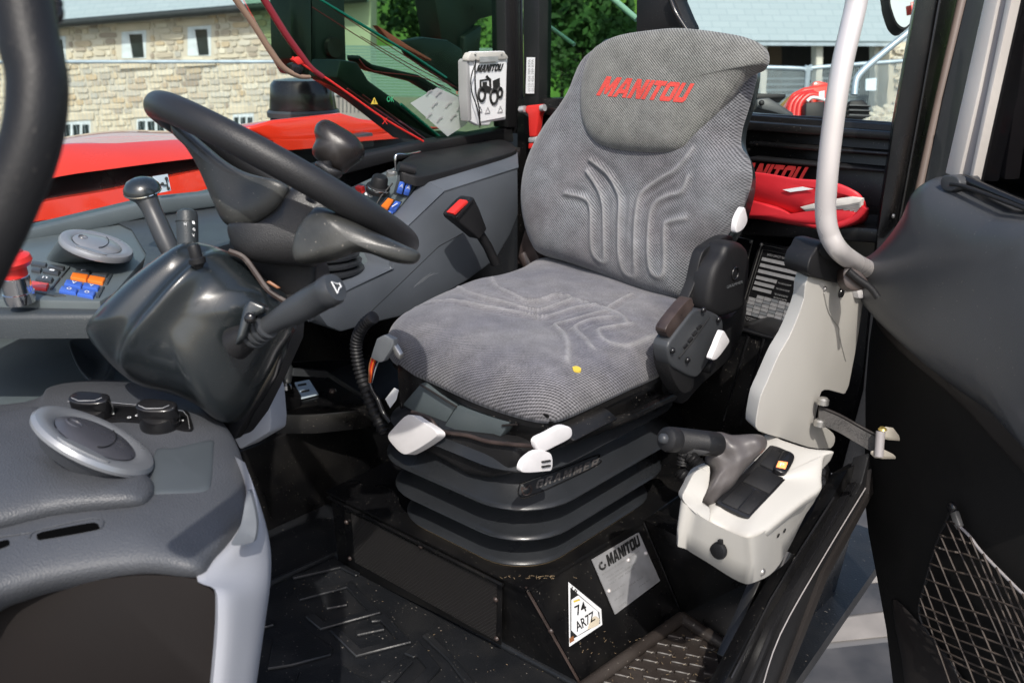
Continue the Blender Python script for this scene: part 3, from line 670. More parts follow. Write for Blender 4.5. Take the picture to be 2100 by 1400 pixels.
tube('white_conduit', [P(1655,208,D=3.3), P(1668,200,D=3.3), P(1700,208,D=3.3)], .006, 'white', bh, 8, sm=4)
wl = thing('work_lamp', P(1760,235,D=3.0), 'black ribbed work lamp right of the handrail outside the rear window', 'lamp')
prism('housing', L([(1742,205),(1770,203),(1784,215),(1786,238),(1742,240)], D=3.0), FW*.1, 'blackm', wl, .01)
for i in range(3): prism('fin', L([(1742,214+i*10),(1786,216+i*10),(1786,218+i*10),(1742,217+i*10)], D=2.985), FW*.02, 'boxg', wl, 0)
lt = thing('rear_lamp_bracket', P(1580,240,D=2.6), 'flat black hinged bracket left of the red boom head outside the rear window', 'bracket')
prism('plate', L([(1552,191),(1612,193),(1612,200),(1552,203)], D=2.6), FW*.06, 'blackm', lt, .003)
prism('body', L([(1552,203),(1577,200),(1590,208),(1628,232),(1628,238),(1608,237),(1580,228),(1552,222)], D=2.55), FW*.08, 'boxg', lt, .006)
bolt('pivot', P(1562,211,D=2.53), -FW, .008, 'blackm', lt)
mi = thing('rear_view_mirror', P(1860,60,D=2.6), 'oval black backed mirror on a blue grey stay at the top right', 'mirror')
mp = smoothc(L([(1822,-45),(1880,-50),(1890,10),(1872,45),(1855,62),(1838,52),(1827,25),(1822,0)], D=2.5), 4, True)
prism('housing', mp, FW*.05, 'blackm', mi, .006)
mc = sum(mp, Vector())/len(mp)
g_ = mat('mirror glass', (.5,.55,.53), .04, metal=1, var=0); K['mirror'] = g_
prism('mirror_glass', [mc+(v-mc)*.9-FW*.003 for v in mp], FW*.002, 'mirror', mi, 0)
prism('lamp_reflector', L([(1868,5),(1880,2),(1880,22),(1870,24)], D=2.48), FW*.003, 'redpl', mi, .001)
st_ = tube('stay', [P(1886,48,D=2.5), P(1800,118,D=2.5), P(1765,150,D=2.5), P(1755,168,D=2.5), P(1752,195,D=2.5)], .009, 'galv', mi, 10, sm=5)
# ---- reflections in the tinted side window built as solid shapes, plus the black post
bmst = thing('boom_reflection', P(700,200,X=-2.05), 'dark diagonal bar with red lines and teal highlight modelled from reflections in the tinted glass', 'boom')
prism('bar_reflection', L([(698,122),(735,128),(757,165),(820,210),(912,284),(866,290),(760,205),(690,160)], X=-2.0), Vector((-.12,0,0)), 'shroudb', bmst, .008)
tube('teal_highlight', L([(822,214),(860,246),(905,284)], X=-1.99), .0045, 'teal', bmst, 8)
tube('teal_highlight', L([(640,-10),(760,62),(840,110),(915,160)], X=-1.99), .004, 'teal', bmst, 8)
for a, b in (((712,182),(862,287)), ((744,195),(875,288))): tube('red_reflection', L([a, b], X=-1.975), .0025, 'redt', bmst, 6)
for k, (a, b) in enumerate((((640,15),(942,200)), ((655,0),(960,195)), ((740,75),(930,178)))): tube('red_reflection', L([a, ((a[0]+b[0])/2, (a[1]+b[1])/2+3), b], X=-1.99), .0013, 'redt', bmst, 6, sm=3)
prism('pink_reflection', L([(773,52),(790,62),(840,95),(886,122),(884,126),(868,118),(800,85)], X=-2.0), Vector((-.02,0,0)), 'pinkr', bmst, .002)
prism('dark_mass', L([(832,84),(870,76),(920,82),(950,100),(956,192),(920,165),(880,140),(840,112)], X=-2.05), Vector((-.03,0,0)), 'shroudb', bmst, .01)
prism('dark_reflection', L([(736,112),(765,132),(860,154),(940,203),(930,210),(860,168),(770,146),(736,124)], X=-2.02), Vector((-.05,0,0)), 'shroudb', bmst, .006)
tube('red_reflection', L([(737,122),(765,146),(860,158),(925,185)], X=-1.98), .0014, 'redt', bmst, 6, sm=3)
ms = thing('mast_post', P(650,100,X=-2.5), 'broad black steel post with a round cap behind the top of the tinted window', 'post')
prism('post_face', L([(640,-40),(706,-40),(712,168),(660,160),(640,130)], X=-2.45), Vector((-.1,0,0)), 'shroudb', ms, .006)
prism('post_edge', L([(594,-40),(638,-40),(640,130),(655,158),(615,152),(597,120)], X=-2.4), Vector((-.1,0,0)), 'blackg', ms, .006)
lathe('round_cap', P(683,98,X=-2.44), XP, [(0,.012),(.03,.012),(.034,0)], 'blackg', ms)
ma = thing('mast_reflection', P(950,60,X=-2.4), 'wide black shape behind the white document holder modelled from a reflection in the glass', 'reflection')  # solid shape added for a dark reflection in the tinted glass
prism('arm', L([(886,-40),(1022,-40),(1024,30),(985,40),(955,75),(950,120),(905,80)], X=-2.4), Vector((-.1,0,0)), 'shroudb', ma, .01)
prism('hook', L([(952,75),(990,50),(985,110),(965,150),(950,150)], X=-2.38), Vector((-.1,0,0)), 'shroudb', ma, .01)
# ================================================================== CAB SHELL (setting)
# floor
quad('cab_floor', [(-2.05,.1,-.02),(-.56,.1,-.02),(-.56,1.35,-.02),(-.62,2.1,-.02),(-2.05,2.1,-.02)], 'floor', th=.03, kind='structure')
# rear wall below the rear window, with its ledges
RW = 1.95
def rwall(name, pts, d, m='black', bev=.004): return prism(name, L(pts, Y=RW-d), Vector((0,.06+d,0)), m, None, bev, kind='structure')
rwall('rear_wall', [(1060,203),(1200,200),(1540,236),(1850,257),(1850,950),(1500,1000),(1060,700)], .0)
rwall('rear_wall_ledge', [(1060,215),(1540,250),(1840,272),(1840,290),(1540,268),(1060,232)], .03)
rwall('rear_wall_ledge', [(1535,290),(1830,312),(1830,322),(1535,300)], .035, bev=.006)
rwall('rear_wall_ledge', [(1535,322),(1825,348),(1825,356),(1535,330)], .05, 'blackm', .006)
# side wall under the side window
prism('side_wall', L([(-200,530),(50,482),(430,402),(640,346),(1058,268),(1075,268),(1075,760),(760,735),(560,745),(440,760),(-200,900)], X=-1.80), Vector((-.04,0,0)), 'black', None, .003, kind='structure')
prism('window_ledge', L([(640,350),(700,330),(860,296),(1052,262),(1056,292),(1000,290),(860,318),(700,360),(655,392)], X=-1.745), Vector((-.06,0,0)), 'blackm', None, .006, kind='structure')
prism('window_ledge', L([(-150,525),(55,474),(327,409),(432,398),(560,365),(700,335),(700,352),(560,385),(440,425),(330,440),(60,505),(-150,560)], X=-1.75), Vector((-.05,0,0)), 'dashs', None, .006, kind='structure')
# pillars of the cab frame
def pillar(pts, vec, m='black', bev=.004, **k): return prism('cab_pillar', L(pts, **k), vec, m, None, bev, kind='structure')
pillar([(1036,-40),(1066,-40),(1068,250),(1060,262),(1040,262)], Vector((-.05,0,0)), 'blackm', .004, X=-1.74)
pillar([(1066,-40),(1072,-40),(1076,275),(1069,275)], Vector((-.05,0,0)), 'blackg', .002, X=-1.72)
pillar([(1072,-40),(1106,-40),(1104,275),(1074,275)], Vector((0,.05,0)), 'blackm', .003, Y=1.94)
pillar([(1304,-40),(1402,-40),(1385,0),(1402,40),(1412,60),(1390,75),(1304,75)], Vector((0,.05,0)), 'blackm', .005, Y=1.945)
tube('cab_pillar', L([(1372,-10),(1385,25),(1408,62),(1425,90)], Y=1.93), .006, 'blackg', None, 8, sm=4, kind='structure')
pillar([(1893,-60),(1975,-60),(1965,0),(1925,250),(1880,465),(1840,700),(1790,940),(1700,1260),(1600,1500),(1560,1500),(1690,1100),(1770,800),(1800,480),(1833,257),(1880,0)], Vector((-.03,.07,0)), 'black', .006, X=-.635)
tube('cab_pillar_seam', L([(1930,-20),(1880,260),(1840,480)], X=-.632), .003, 'blackg', None, 8, kind='structure')
# rear window
rg = thing('rear_window', P(1600,240,Y=1.97), 'large clear rear window above the black rear wall', 'window')
prism('pane', L([(1395,-60),(1900,-60),(1878,0),(1840,262),(1530,238),(1380,225)], Y=1.975), Vector((0,.004,0)), 'glass', rg, 0)
tube('lower_seal', L([(1530,236),(1680,243),(1835,256)], Y=1.97), .004, 'blackg', rg, 8)
qw = thing('quarter_window', P(1200,200,Y=1.97), 'narrow green tinted rear quarter window left of the seat headrest', 'window')
prism('pane', L([(1104,-60),(1306,-60),(1306,210),(1104,206)], Y=1.975), Vector((0,.004,0)), 'tint', qw, 0)
tube('stay_bar', L([(1106,40),(1178,92)], Y=2.05), .006, 'galv', qw, 8)
tube('stay_bar', L([(1255,-4),(1306,40)], Y=2.05), .008, 'decal', qw, 8)
lab = quad('sticker', L([(1080,118),(1097,118),(1095,192),(1078,192)], Y=1.935), 'wprint', th=.001); tag(lab, 'narrow white sticker of small print on the black frame right of the document holder', 'sticker')
for k, x in enumerate((1083, 1090)): text('print', '0123 456 789 KPA', P(x+5,188,Y=1.934), P(x+5,122,Y=1.934)-P(x+5,188,Y=1.934), P(x,188,Y=1.934)-P(x+5,188,Y=1.934), 'gprint', lab)
# side window: clear front part, tinted rear part
sw = thing('side_window', (-1.77,1.2,.85), 'clear front part of the side window over the red bonnet', 'window')
prism('pane', L([(-300,-80),(440,-80),(500,0),(575,135),(615,160),(655,167),(905,292),(700,332),(430,402),(-300,545)], X=-1.77), Vector((-.004,0,0)), 'glass', sw, 0)
tw = thing('tinted_side_window', (-1.77,1.7,.9), 'green tinted rear part of the side window with curved tan and red reflection strips', 'window')
prism('pane', L([(445,-80),(1038,-80),(1042,262),(908,290),(657,165),(617,158),(577,133),(503,0)], X=-1.772), Vector((-.004,0,0)), 'tint', tw, 0)
tube('tan_reflection', smoothc(L([(440,-60),(484,0),(520,50),(553,102),(580,138),(612,156),(636,158)], X=-1.765), 4), [.006,.007,.007,.007,.006,.004], 'tan', tw, 8)  # tan and red strips: reflections in the curved glass built as tubes
tube('curved_reflection', smoothc(L([(505,-60),(542,0),(584,68),(616,112),(638,140),(662,158)], X=-1.765), 4), [.008,.008,.007,.006], 'redt', tw, 8)
tube('curved_reflection', smoothc(L([(600,118),(640,145),(668,160),(720,196),(790,245),(868,290)], X=-1.763), 4), .0028, 'redpl', tw, 8)
prism('hinge_block', L([(598,132),(612,128),(624,140),(618,156),(602,150)], X=-1.76), Vector((-.02,0,0)), 'blackg', tw, .003)
prism('hinge_red', L([(600,122),(614,116),(625,130),(612,134)], X=-1.758), Vector((-.01,0,0)), 'redpl', tw, .002)
# marks printed on the glass
def mark(name, lab, cat='print'): return lab
gm = text('print', 'OK', P(793,209,X=-1.758), P(808,209,X=-1.758)-P(793,209,X=-1.758), P(793,198,X=-1.758)-P(793,209,X=-1.758), 'greenprint'); tag(gm, 'green letters OK printed on the side glass', 'print')
yt = quad('warning_triangle', L([(761,214),(768,200),(775,214)], X=-1.759), 'yellow', th=.001); tag(yt, 'small yellow warning triangle printed on the side glass beside the green letters', 'print')
text('exclamation', '!', P(767,212,X=-1.757), P(769,212,X=-1.757)-P(767,212,X=-1.757), P(767,204,X=-1.757)-P(767,212,X=-1.757), 'bprint', yt)
for (x, y, s, lb) in ((783,255,12,'larger red cross printed low on the side glass under the green letters'), (934,194,6,'left one of two small red crosses left of the white document holder'), (945,192,6,'right one of two small red crosses beside the white document holder'), (946,206,5,'small red cross under the pair beside the document holder')):
    a = text('cross_mark', 'X', P(x,y,X=-1.757), P(x+s,y,X=-1.757)-P(x,y,X=-1.757), P(x,y-s*1.1,X=-1.757)-P(x,y,X=-1.757), 'redpl'); tag(a, lb, 'print')
lc = quad('load_chart', L([(842,212),(897,180),(960,208),(958,254),(918,280)], X=-1.76), 'film', th=.001); tag(lc, 'pale load chart sticker with small drawings on the side glass left of the document holder', 'sticker')
for (x, y) in ((880,190),(900,192),(892,215),(920,215),(880,238),(902,245),(930,240),(943,222)):
    z_ = prism('drawing', L([(x-7,y+5),(x-2,y-2),(x+6,y-6),(x+7,y-4),(x,y),(x-4,y+6)], X=-1.757), Vector((-.0006,0,0)), 'gprint', lc, 0)
# shift pattern decal on glass
dp = quad('shift_pattern_sticker', L([(313,362),(344,357),(351,391),(326,396)], X=-1.755), 'decal', th=.001); tag(dp, 'pale square shift pattern sticker behind the black gear knob', 'sticker')
bm = bmesh.new()
for a, b in (((318,377),(343,380)), ((340,364),(345,390)), ((341,366),(341.5,366.5))): tube_bm(L([a, b], X=-1.753), .0011, 6, False, bm)
for a in ((333,377),(341,366),(345,386)): bmesh.ops.create_icosphere(bm, subdivisions=1, radius=.0035, matrix=Matrix.Translation(P(*a, X=-1.753)))
finish('pattern', bm, 'bprint', dp, 0)
# document holder
dh = thing('document_holder', P(1000,258,X=-1.70), 'white hanging document holder with black machine drawing at the rear of the side window', 'document holder')
DX = -1.70
prism('back_shell', L([(960,118),(968,106),(1035,105),(1042,118),(1040,150),(1038,246),(1008,250),(1004,258),(980,258),(962,248),(958,190)], X=DX), Vector((-.012,0,0)), 'wprint', dh, .004, 3)
prism('side_gutter', L([(957,125),(963,120),(968,245),(962,250),(958,200)], X=DX+.002), Vector((-.03,0,0)), 'gprint', dh, .003)
prism('top_clip', L([(966,108),(1034,106),(1043,116),(1042,123),(960,126),(960,118)], X=DX+.010), Vector((-.02,0,0)), 'cream', dh, .004)
cd = quad('card', L([(972,126),(1038,124),(1036,240),(984,250),(978,190)], X=DX+.004), 'wprint', dh, th=.002)
quad('clip_label', L([(984,117),(1022,116),(1022,126),(984,128)], X=DX+.014), 'plate', dh, th=.001)
for x in (975, 1029): bolt('rivet', P(x,111,X=DX+.012), XP, .003, 'steel', dh, 8)
O = P(976,149,X=DX+.006); finish('lettering', letters_bm('MANITOU', O, P(1028,145,X=DX+.006)-O, P(981,134,X=DX+.006)-O, th=.0005), 'bprint', cd, 0)
bm = bmesh.new(); DF = dict(X=DX+.0062)
def poly(pts): prism_bm(L(pts, **DF), Vector((-.0008,0,0)), 0, 1, bm)
for pts in ([(984,164),(1003,161),(1003,164),(987,167),(988,178),(984,178)], [(1003,162),(1007,161),(1008,180),(1004,181)], [(1011,166),(1025,160),(1026,186),(1012,188)], [(984,178),(1000,176),(1012,184),(1024,184),(1024,189),(1008,192),(984,187)], [(996,158),(999,154),(1008,164),(1006,168)], [(990,169),(999,168),(999,176),(990,177)]): poly(pts)
finish('machine_drawing', bm, 'bprint', cd, 0)
for (x, y, r) in ((988,194,.0165),(1013,198,.0185),(1025,190,.012)): finish('wheel_drawing', tube_bm([P(x,y,**DF)+Vector((0,math.cos(t)*r*.75,math.sin(t)*r)) for t in [i*.3927 for i in range(16)]], .0035, 6, True), 'bprint', cd, 0)
for (x, y) in ((984,224),(1000,226),(1026,224)): finish('small_symbol', tube_bm(L([(x-5,y+6),(x,y-6),(x+5,y+5)], **DF), .0012, 5, True), 'gprint', cd, 0)
tube('hanging_cord', L([(976,122),(974,150),(976,190),(983,225),(984,262)], X=DX+.02), .0018, 'blackm', dh, 8, sm=5)
tube('hanging_cord', L([(975,130),(966,160),(968,190),(978,220),(986,258)], X=DX+.02), .0016, 'blackm', dh, 8, sm=5)
# emergency hammer
eh = thing('emergency_hammer', P(1092,300,Y=1.9), 'red and pale grey emergency hammer clipped upright to the black pillar', 'hammer')
prism('grey_holder', L([(1067,223),(1078,220),(1110,218),(1116,224),(1112,234),(1104,240),(1100,292),(1086,292),(1082,240),(1070,234)], Y=1.91), Vector((0,.02,0)), 'midgrey', eh, .005)
prism('red_handle', L([(1078,217),(1108,214),(1112,222),(1104,236),(1098,282),(1084,282),(1082,236),(1075,228)], Y=1.895), Vector((0,.02,0)), 'redpl', eh, .005, 3)
tube('grey_end', L([(1067,225),(1077,224)], Y=1.9), .009, 'plate', eh, 10); tube('grey_end', L([(1110,222),(1117,221)], Y=1.9), .009, 'plate', eh, 10)
prism('foot', L([(1083,282),(1100,280),(1099,292),(1083,293)], Y=1.897), Vector((0,.02,0)), 'plate', eh, .003)
prism('red_foot', L([(1084,293),(1094,292),(1092,305),(1083,305)], Y=1.9), Vector((0,.02,0)), 'redpl', eh, .002)
# rear deck lettering and pouch
O = P(1505,372,Y=1.91); O = P(1490,366,Y=1.905)
rl = finish('rear_lettering', letters_bm('MANITOU', O, P(1638,380,Y=1.905)-O, P(1508,331,Y=1.905)-O, th=.001), 'redd', None, 0); tag(rl, 'large dull red slanted lettering on the black rear wall above the pouch', 'lettering')
pc = thing('document_pouch', P(1640,465,Y=1.85), 'folded red vinyl pouch stuffed with papers behind the seat', 'pouch')
prism('rear_shelf_x', L([(1500,440),(1810,470),(1810,500),(1500,480)], Y=1.80), Vector((0,.15,0)), 'black', None, .006, kind='structure').name = 'rear_shelf'
lo_ = smoothc(L([(1500,398),(1535,408),(1600,425),(1640,446),(1700,455),(1750,440),(1768,420),(1776,425),(1770,450),(1735,466),(1690,469),(1640,464),(1560,450),(1500,442)], Y=1.80), 3, True)
patch('lower_flap', lo_, (.1,-1,.25), .032, 'redf', pc, 4, 2.2, 10, 90, skirt=.08, smoothn=0)
up_ = smoothc(L([(1500,362),(1560,364),(1640,378),(1720,384),(1765,402),(1776,418),(1772,424),(1760,408),(1700,405),(1680,418),(1640,431),(1560,412),(1500,394)], Y=1.785), 3, True)
patch('upper_flap', up_, (.05,-.7,.9), .026, 'redf', pc, 4, 2.2, 10, 90, skirt=.03, smoothn=0)
for k in range(7):
    d = k*3.6
    prism('paper_sheet', L([(1640+k*3,425+d*.7),(1690,412+d*.85),(1745,404+d),(1768,408+d),(1764,415+d),(1735,421+d),(1690,426+d*.8),(1650+k*4,430+d*.7)], Y=1.765+.003*k), Vector((0,.012,0)), 'paper', pc, .001)
tube('rolled_hem', smoothc(L([(1640,440),(1650,455),(1700,464),(1750,450),(1774,425)], Y=1.782), 5), .008, 'redf', pc, 8)
quad('pouch_label', L([(1605,389),(1645,383),(1668,388),(1620,394)], Y=1.765), 'wprint', pc, th=.001)
# rating chart plate
rcp = thing('rating_plate', P(1590,690,Y=1.86), 'black framed information plate with pale bars and a grid beside the seat recliner', 'plate')
PY = dict(Y=1.83); C0, C1, C2, C3 = L([(1560,497),(1667,519),(1613,697),(1508,667)], **PY)
def pq(a, b, lift_=0): return C0.lerp(C1, a).lerp(C3.lerp(C2, a), b)-YP*lift_
quad('backing', [pq(-.02,-.01),pq(1.02,-.01),pq(1.02,1.01),pq(-.02,1.01)], 'blackg', rcp, th=.004)
tube('frame_line', [pq(.03,.02,.001),pq(.97,.02,.001),pq(.97,.98,.001),pq(.03,.98,.001)], .0012, 'steel', rcp, 6, closed=True)
tube('frame_line', [pq(.08,.07,.001),pq(.94,.07,.001),pq(.94,.92,.001),pq(.08,.92,.001)], .0006, 'steel', rcp, 6, closed=True)
def bar(a0, b0, a1, b1, m='plate'): return quad('pale_bar', [pq(a0,b0,.002),pq(a1,b0,.002),pq(a1,b1,.002),pq(a0,b1,.002)], m, rcp, th=.001)
for i, (b, a1) in enumerate(((.155,.93),(.225,.93),(.295,.93),(.37,.52),(.435,.50),(.50,.48))): bar(.12, b, a1, b+.037)
text('print', 'RATED CAPACITY AND OPERATING DATA', pq(.2,.125,.002), pq(.85,.125)-pq(.2,.125), pq(.2,.10)-pq(.2,.125), 'plate', rcp)
for b in (.39,.455,.52,.56): text('print', 'MAX LOAD KG AND MM', pq(.55,b+.012,.002), pq(.8,b+.012)-pq(.55,b+.012), pq(.55,b-.008)-pq(.55,b+.012), 'gprint', rcp)
for r in range(6):
    for c in range(6):
        if r == 0 and c == 0: continue
        bar(.10+c*.142, .585+r*.043, .10+c*.142+.133, .585+r*.043+.036, 'plate' if (r+c) % 3 else 'midgrey')
for b in (.86,.885): text('print', 'SEE THE INSTRUCTION BOOK', pq(.12,b+.012,.002), pq(.5,b+.012)-pq(.12,b+.012), pq(.12,b-.004)-pq(.12,b+.012), 'gprint', rcp)
text('print', 'MANITOU', pq(.66,.955,.002), pq(.84,.955)-pq(.66,.955), pq(.66,.93)-pq(.66,.955), 'plate', rcp, bold=.02)
for a, b in ((.03,.02),(.97,.02),(.97,.98),(.03,.98)): bolt('rivet', pq(a,b,.002), -YP, .004, 'steel', rcp, 8)
pl2 = thing('small_plate', P(1530,500,Y=1.84), 'corner of a second black framed plate just left of the information plate', 'plate')
quad('backing', L([(1500,480),(1546,490),(1530,560),(1490,560)], Y=1.845), 'blackg', pl2, th=.004)
tube('frame_line', L([(1500,483),(1544,493),(1530,545)], Y=1.842), .0012, 'steel', pl2, 6)
bolt('rivet', P(1540,496,Y=1.84), -YP, .004, 'steel', pl2, 8)
# black battery box behind, with upright ribs
bx = thing('rear_housing', P(1500,880,Z=0), 'black sheet metal housing with upright ribs under the information plate', 'housing')
prism('body', L([(1390,700),(1530,672),(1620,700),(1560,900),(1400,900)], Y=1.72), Vector((0,.12,0)), 'black', bx, .004)
for a, b in (((1535,690),(1483,862)), ((1567,694),(1518,870))): tube('rib', L([a, b], Y=1.715), .003, 'blackg', bx, 6)
tube('cross_edge', L([(1510,672),(1570,690),(1612,700)], Y=1.715), .004, 'blackg', bx, 6)
# corrugated hoses behind the handbrake
for k, pts in enumerate(([(1398,925),(1420,940),(1440,960),(1448,985)], [(1392,965),(1412,985),(1420,1015)], [(1395,890),(1402,920),(1400,950)])):
    o = tube('corrugated_hose', smoothc(L(pts, Y=1.42), 12), .012, 'blackm', None, 10, ridge=(.14, 2.2)); tag(o, ['upper corrugated black hose curling behind the handbrake grip','lower corrugated black hose behind the pale handbrake console','short corrugated black hose stub beside the seat bellows'][k], 'hose', 'corrugated hoses behind the handbrake')
# ================================================================== FLOOR, SEAT BOX
mt = thing('floor_mat', (-1.15,1.0,0), 'black rubber floor mat with raised angular shapes in front of the seat box', 'floor mat')
quad('mat_sheet', [P(480,1230,Z=.004), P(560,1192,Z=.004), P(692,1133,Z=.004), P(1200,1412,Z=.004), P(1250,1700,Z=.004), P(300,1700,Z=.004)], 'floor', mt, th=.008)
tube('raised_lip', L([(480,1232),(560,1193),(690,1136),(1200,1412)], Z=.008), .009, 'floor', mt, 8)
FZ = dict(Z=.006)
def slab(pts, t=.005, m='floor', par=mt): return prism('raised_shape', L(pts, **FZ)if False else [p+ZU*t for p in L(pts, **FZ)], -ZU*t, m, par, .002, 1)
def stroke(path, w_=.020, t=.005):
    p = [q_+ZU*t for q_ in L(path, **FZ)]; l_, r_ = [], []
    for i, c in enumerate(p):
        a = (c-p[i-1]).normalized() if i else None; b = (p[i+1]-c).normalized() if i < len(p)-1 else None
        d = ((a or b)+(b or a)).normalized(); k = 1/max(.45, (a or b).dot(d)); o = ZU.cross(d)*w_*.5*k
        l_.append(c+o); r_.append(c-o)
    return prism('raised_shape', l_+r_[::-1], -ZU*t, 'floor', mt, .002, 1)
for pth, w_ in (([(612,1228),(716,1200),(768,1256),(662,1285),(634,1262)], .020), ([(668,1246),(712,1238)], .018), ([(684,1290),(735,1340),(830,1316),(786,1268),(760,1272)], .020), ([(730,1300),(788,1288)], .018),
    ([(842,1420),(890,1372),(856,1330),(838,1346)], .024), ([(790,1404),(838,1354)], .022), ([(872,1302),(925,1352),(985,1430)], .016), ([(600,1185),(700,1162),(735,1180)], .014), ([(520,1290),(560,1278)], .02)): stroke(pth, w_)
slab([(560,1312),(628,1292),(684,1332),(680,1344),(600,1366),(548,1374)])
slab([(612,1384),(700,1364),(760,1402),(740,1435),(600,1435)])
sb = thing('seat_box', (-1.15,1.3,0), 'black sheet steel seat box with perforated front grille and sloping door side', 'seat box')
FRZ = .232
T0, T1, T2 = P(675,1006,Z=FRZ), P(1077,1204,Z=FRZ), P(1316,1063,Z=FRZ); T1b = P(1034,1184,Z=FRZ)
B1 = P(1030,1325,Z=.0); B0 = P(690,1150,Z=.0); Bc = P(1195,1412,Z=0); B2 = P(1397,1258,Z=0)
back = [Vector((T2.x,1.93,FRZ)), Vector((-1.5,1.93,FRZ))]
bm = bmesh.new()
def face(pts):
    try: bm.faces.new([bm.verts.new(p) for p in pts])
    except ValueError: pass
top = [T0, T1b, T1, T2, back[0], back[1]]
face(top); face([T0, T1b, B1, B0]); face([T1b, T1, Bc, B1]); face([T1, T2, B2, Bc]); face([T2, back[0], Vector((B2.x,1.93,0)), B2]); face([T0, B0, Vector((-1.5,1.93,0)), back[1]]); face([B0, B1, Bc, B2, Vector((B2.x,1.93,0)), Vector((-1.5,1.93,0))])
bmesh.ops.remove_doubles(bm, verts=bm.verts, dist=.001)
bmesh.ops.bevel(bm, geom=bm.edges[:], offset=.006, segments=2, affect='EDGES', clamp_overlap=True)
finish('sheet_body', bm, 'black', sb, 35)
SN = (T2-T1).cross(Bc-T1).normalized(); SN = SN if SN.x > 0 else -SN          # sloping door side
FNn = (T1b-T0).cross(B0-T0).normalized(); FNn = FNn if FNn.y < 0 else -FNn     # front
spl = (T1+SN*.001, SN); fpl = (T0+FNn*.002, FNn)
tube('worn_edge', [T1+SN*.001, Bc+SN*.001], .0028, 'lever', sb, 6)
tube('worn_edge', [T2+SN*.001, B2+SN*.001], .0022, 'blackg', sb, 6)
gr = quad('grille', lift(L([(722,1050),(1020,1196),(1018,1310),(730,1150)], pl=fpl), FNn, .003), 'grille', sb, th=.002, uvs=True)
prism('grille_flange', lift(L([(706,1040),(1030,1196),(1028,1322),(714,1166)], pl=fpl), FNn, .001), -FNn*.002, 'black', sb, .0005)
for a in ((713,1068),(720,1142),(1019,1226),(1021,1306),(866,1117),(1132+0,1290)): bolt('bolt', P(*a, pl=fpl)+FNn*.004, FNn, .0055, 'lever', sb)
tube('rim_fold', [T0+FNn*.004-ZU*.012, T1b+FNn*.004-ZU*.012], .004, 'black', sb, 6)
# data plate
ip = thing('identification_plate', P(1283,1175,pl=spl), 'brushed silver plate with black lettering riveted to the sloping side of the seat box', 'plate')
spq = (T1+SN*.004, SN)
c0, c1, c2, c3 = L([(1214,1147),(1310,1091),(1354,1190),(1262,1259)], pl=spq)
quad('sheet', [c0,c1,c2,c3], 'plate', ip, th=.002)
def iq(a, b): return c0.lerp(c1, a).lerp(c3.lerp(c2, a), b)+SN*.0012
finish('lettering', letters_bm('MANITOU', iq(.22,.24), iq(.92,.22)-iq(.22,.24), iq(.25,.05)-iq(.22,.24), th=.0004), 'bprint', ip, 0)
finish('emblem', tube_bm([iq(.12+.055*math.cos(t), .17+.055*math.sin(t)) for t in [i*.6283 for i in range(9)]], .002, 6), 'bprint', ip, 0)
for s, a, b, ww in (('BE MANITOU BF ANCENIS CEDEX FRANCE',.05,.31,.8),('MODEL TYPE NO',.1,.40,.35),('YEAR OF MANUFACTURE AND SERIAL',.1,.46,.6),('VOLT  AMP  POWER',.1,.52,.55),('MASS KG',.1,.66,.25),('REAR AXLE',.42,.74,.3),('FRONT',.08,.80,.2),('MAX KG',.58,.86,.25),('DATE',.1,.94,.15)):
    text('print', s, iq(a,b), iq(a+ww,b)-iq(a,b), (iq(a,b-.03)-iq(a,b)), 'gprint', ip)
for a in ((.06,.6),(.96,.40),(.60,.33)): bolt('rivet', iq(*a), SN, .004, 'silver', ip, 8)
# triangle sticker
ts = thing('triangle_sticker', P(1190,1270,pl=spl), 'worn white triangular sticker reading 74 AR7Z on the seat box below the silver plate', 'sticker')
sp3 = (T1+SN*.003, SN); sp4 = (T1+SN*.0042, SN)
prism('black_edge', L([(1165,1191),(1235,1247),(1236,1281),(1167,1327)], pl=(T1+SN*.0022, SN)), -SN*.001, 'bprint', ts, 0)
prism('white_field', L([(1166,1193),(1233,1248),(1235,1280),(1168,1325)], pl=sp3), -SN*.001, 'wprint', ts, 0)
prism('inner_border', L([(1170,1204),(1229,1255),(1231,1277),(1170,1312)], pl=(T1+SN*.0035, SN)), -SN*.0006, 'bprint', ts, 0)
prism('inner_field', L([(1172,1229),(1186,1220),(1226,1253),(1230,1275),(1184,1303),(1172,1292)], pl=(T1+SN*.0039, SN)), -SN*.0004, 'wprint', ts, 0)
prism('amber_strip', L([(1176,1231),(1188,1227),(1190,1230),(1177,1235)], pl=sp4), -SN*.0003, 'yellow', ts, 0)
text('lettering', 'HI', P(1169,1212,pl=sp4), P(1180,1220,pl=sp4)-P(1169,1212,pl=sp4), P(1173,1202,pl=sp4)-P(1169,1212,pl=sp4), 'bprint', ts, bold=.03)
text('lettering', '74', P(1183,1262,pl=sp4), P(1204,1251,pl=sp4)-P(1183,1262,pl=sp4), P(1177,1243,pl=sp4)-P(1183,1262,pl=sp4), 'bprint', ts, bold=.012)
text('lettering', 'AR7Z', P(1183,1295,pl=sp4), P(1221,1270,pl=sp4)-P(1183,1295,pl=sp4), P(1178,1276,pl=sp4)-P(1183,1295,pl=sp4), 'bprint', ts, bold=.012)
prism('worn_patch', L([(1212,1268),(1221,1262),(1230,1268),(1228,1280),(1214,1287),(1205,1290),(1208,1279)], pl=(T1+SN*.0046, SN)), -SN*.0003, 'sand', ts, 0)
prism('seal_mark', L([(1168,1308),(1176,1303),(1178,1312),(1169,1318)], pl=sp4), -SN*.0003, 'amber', ts, 0)
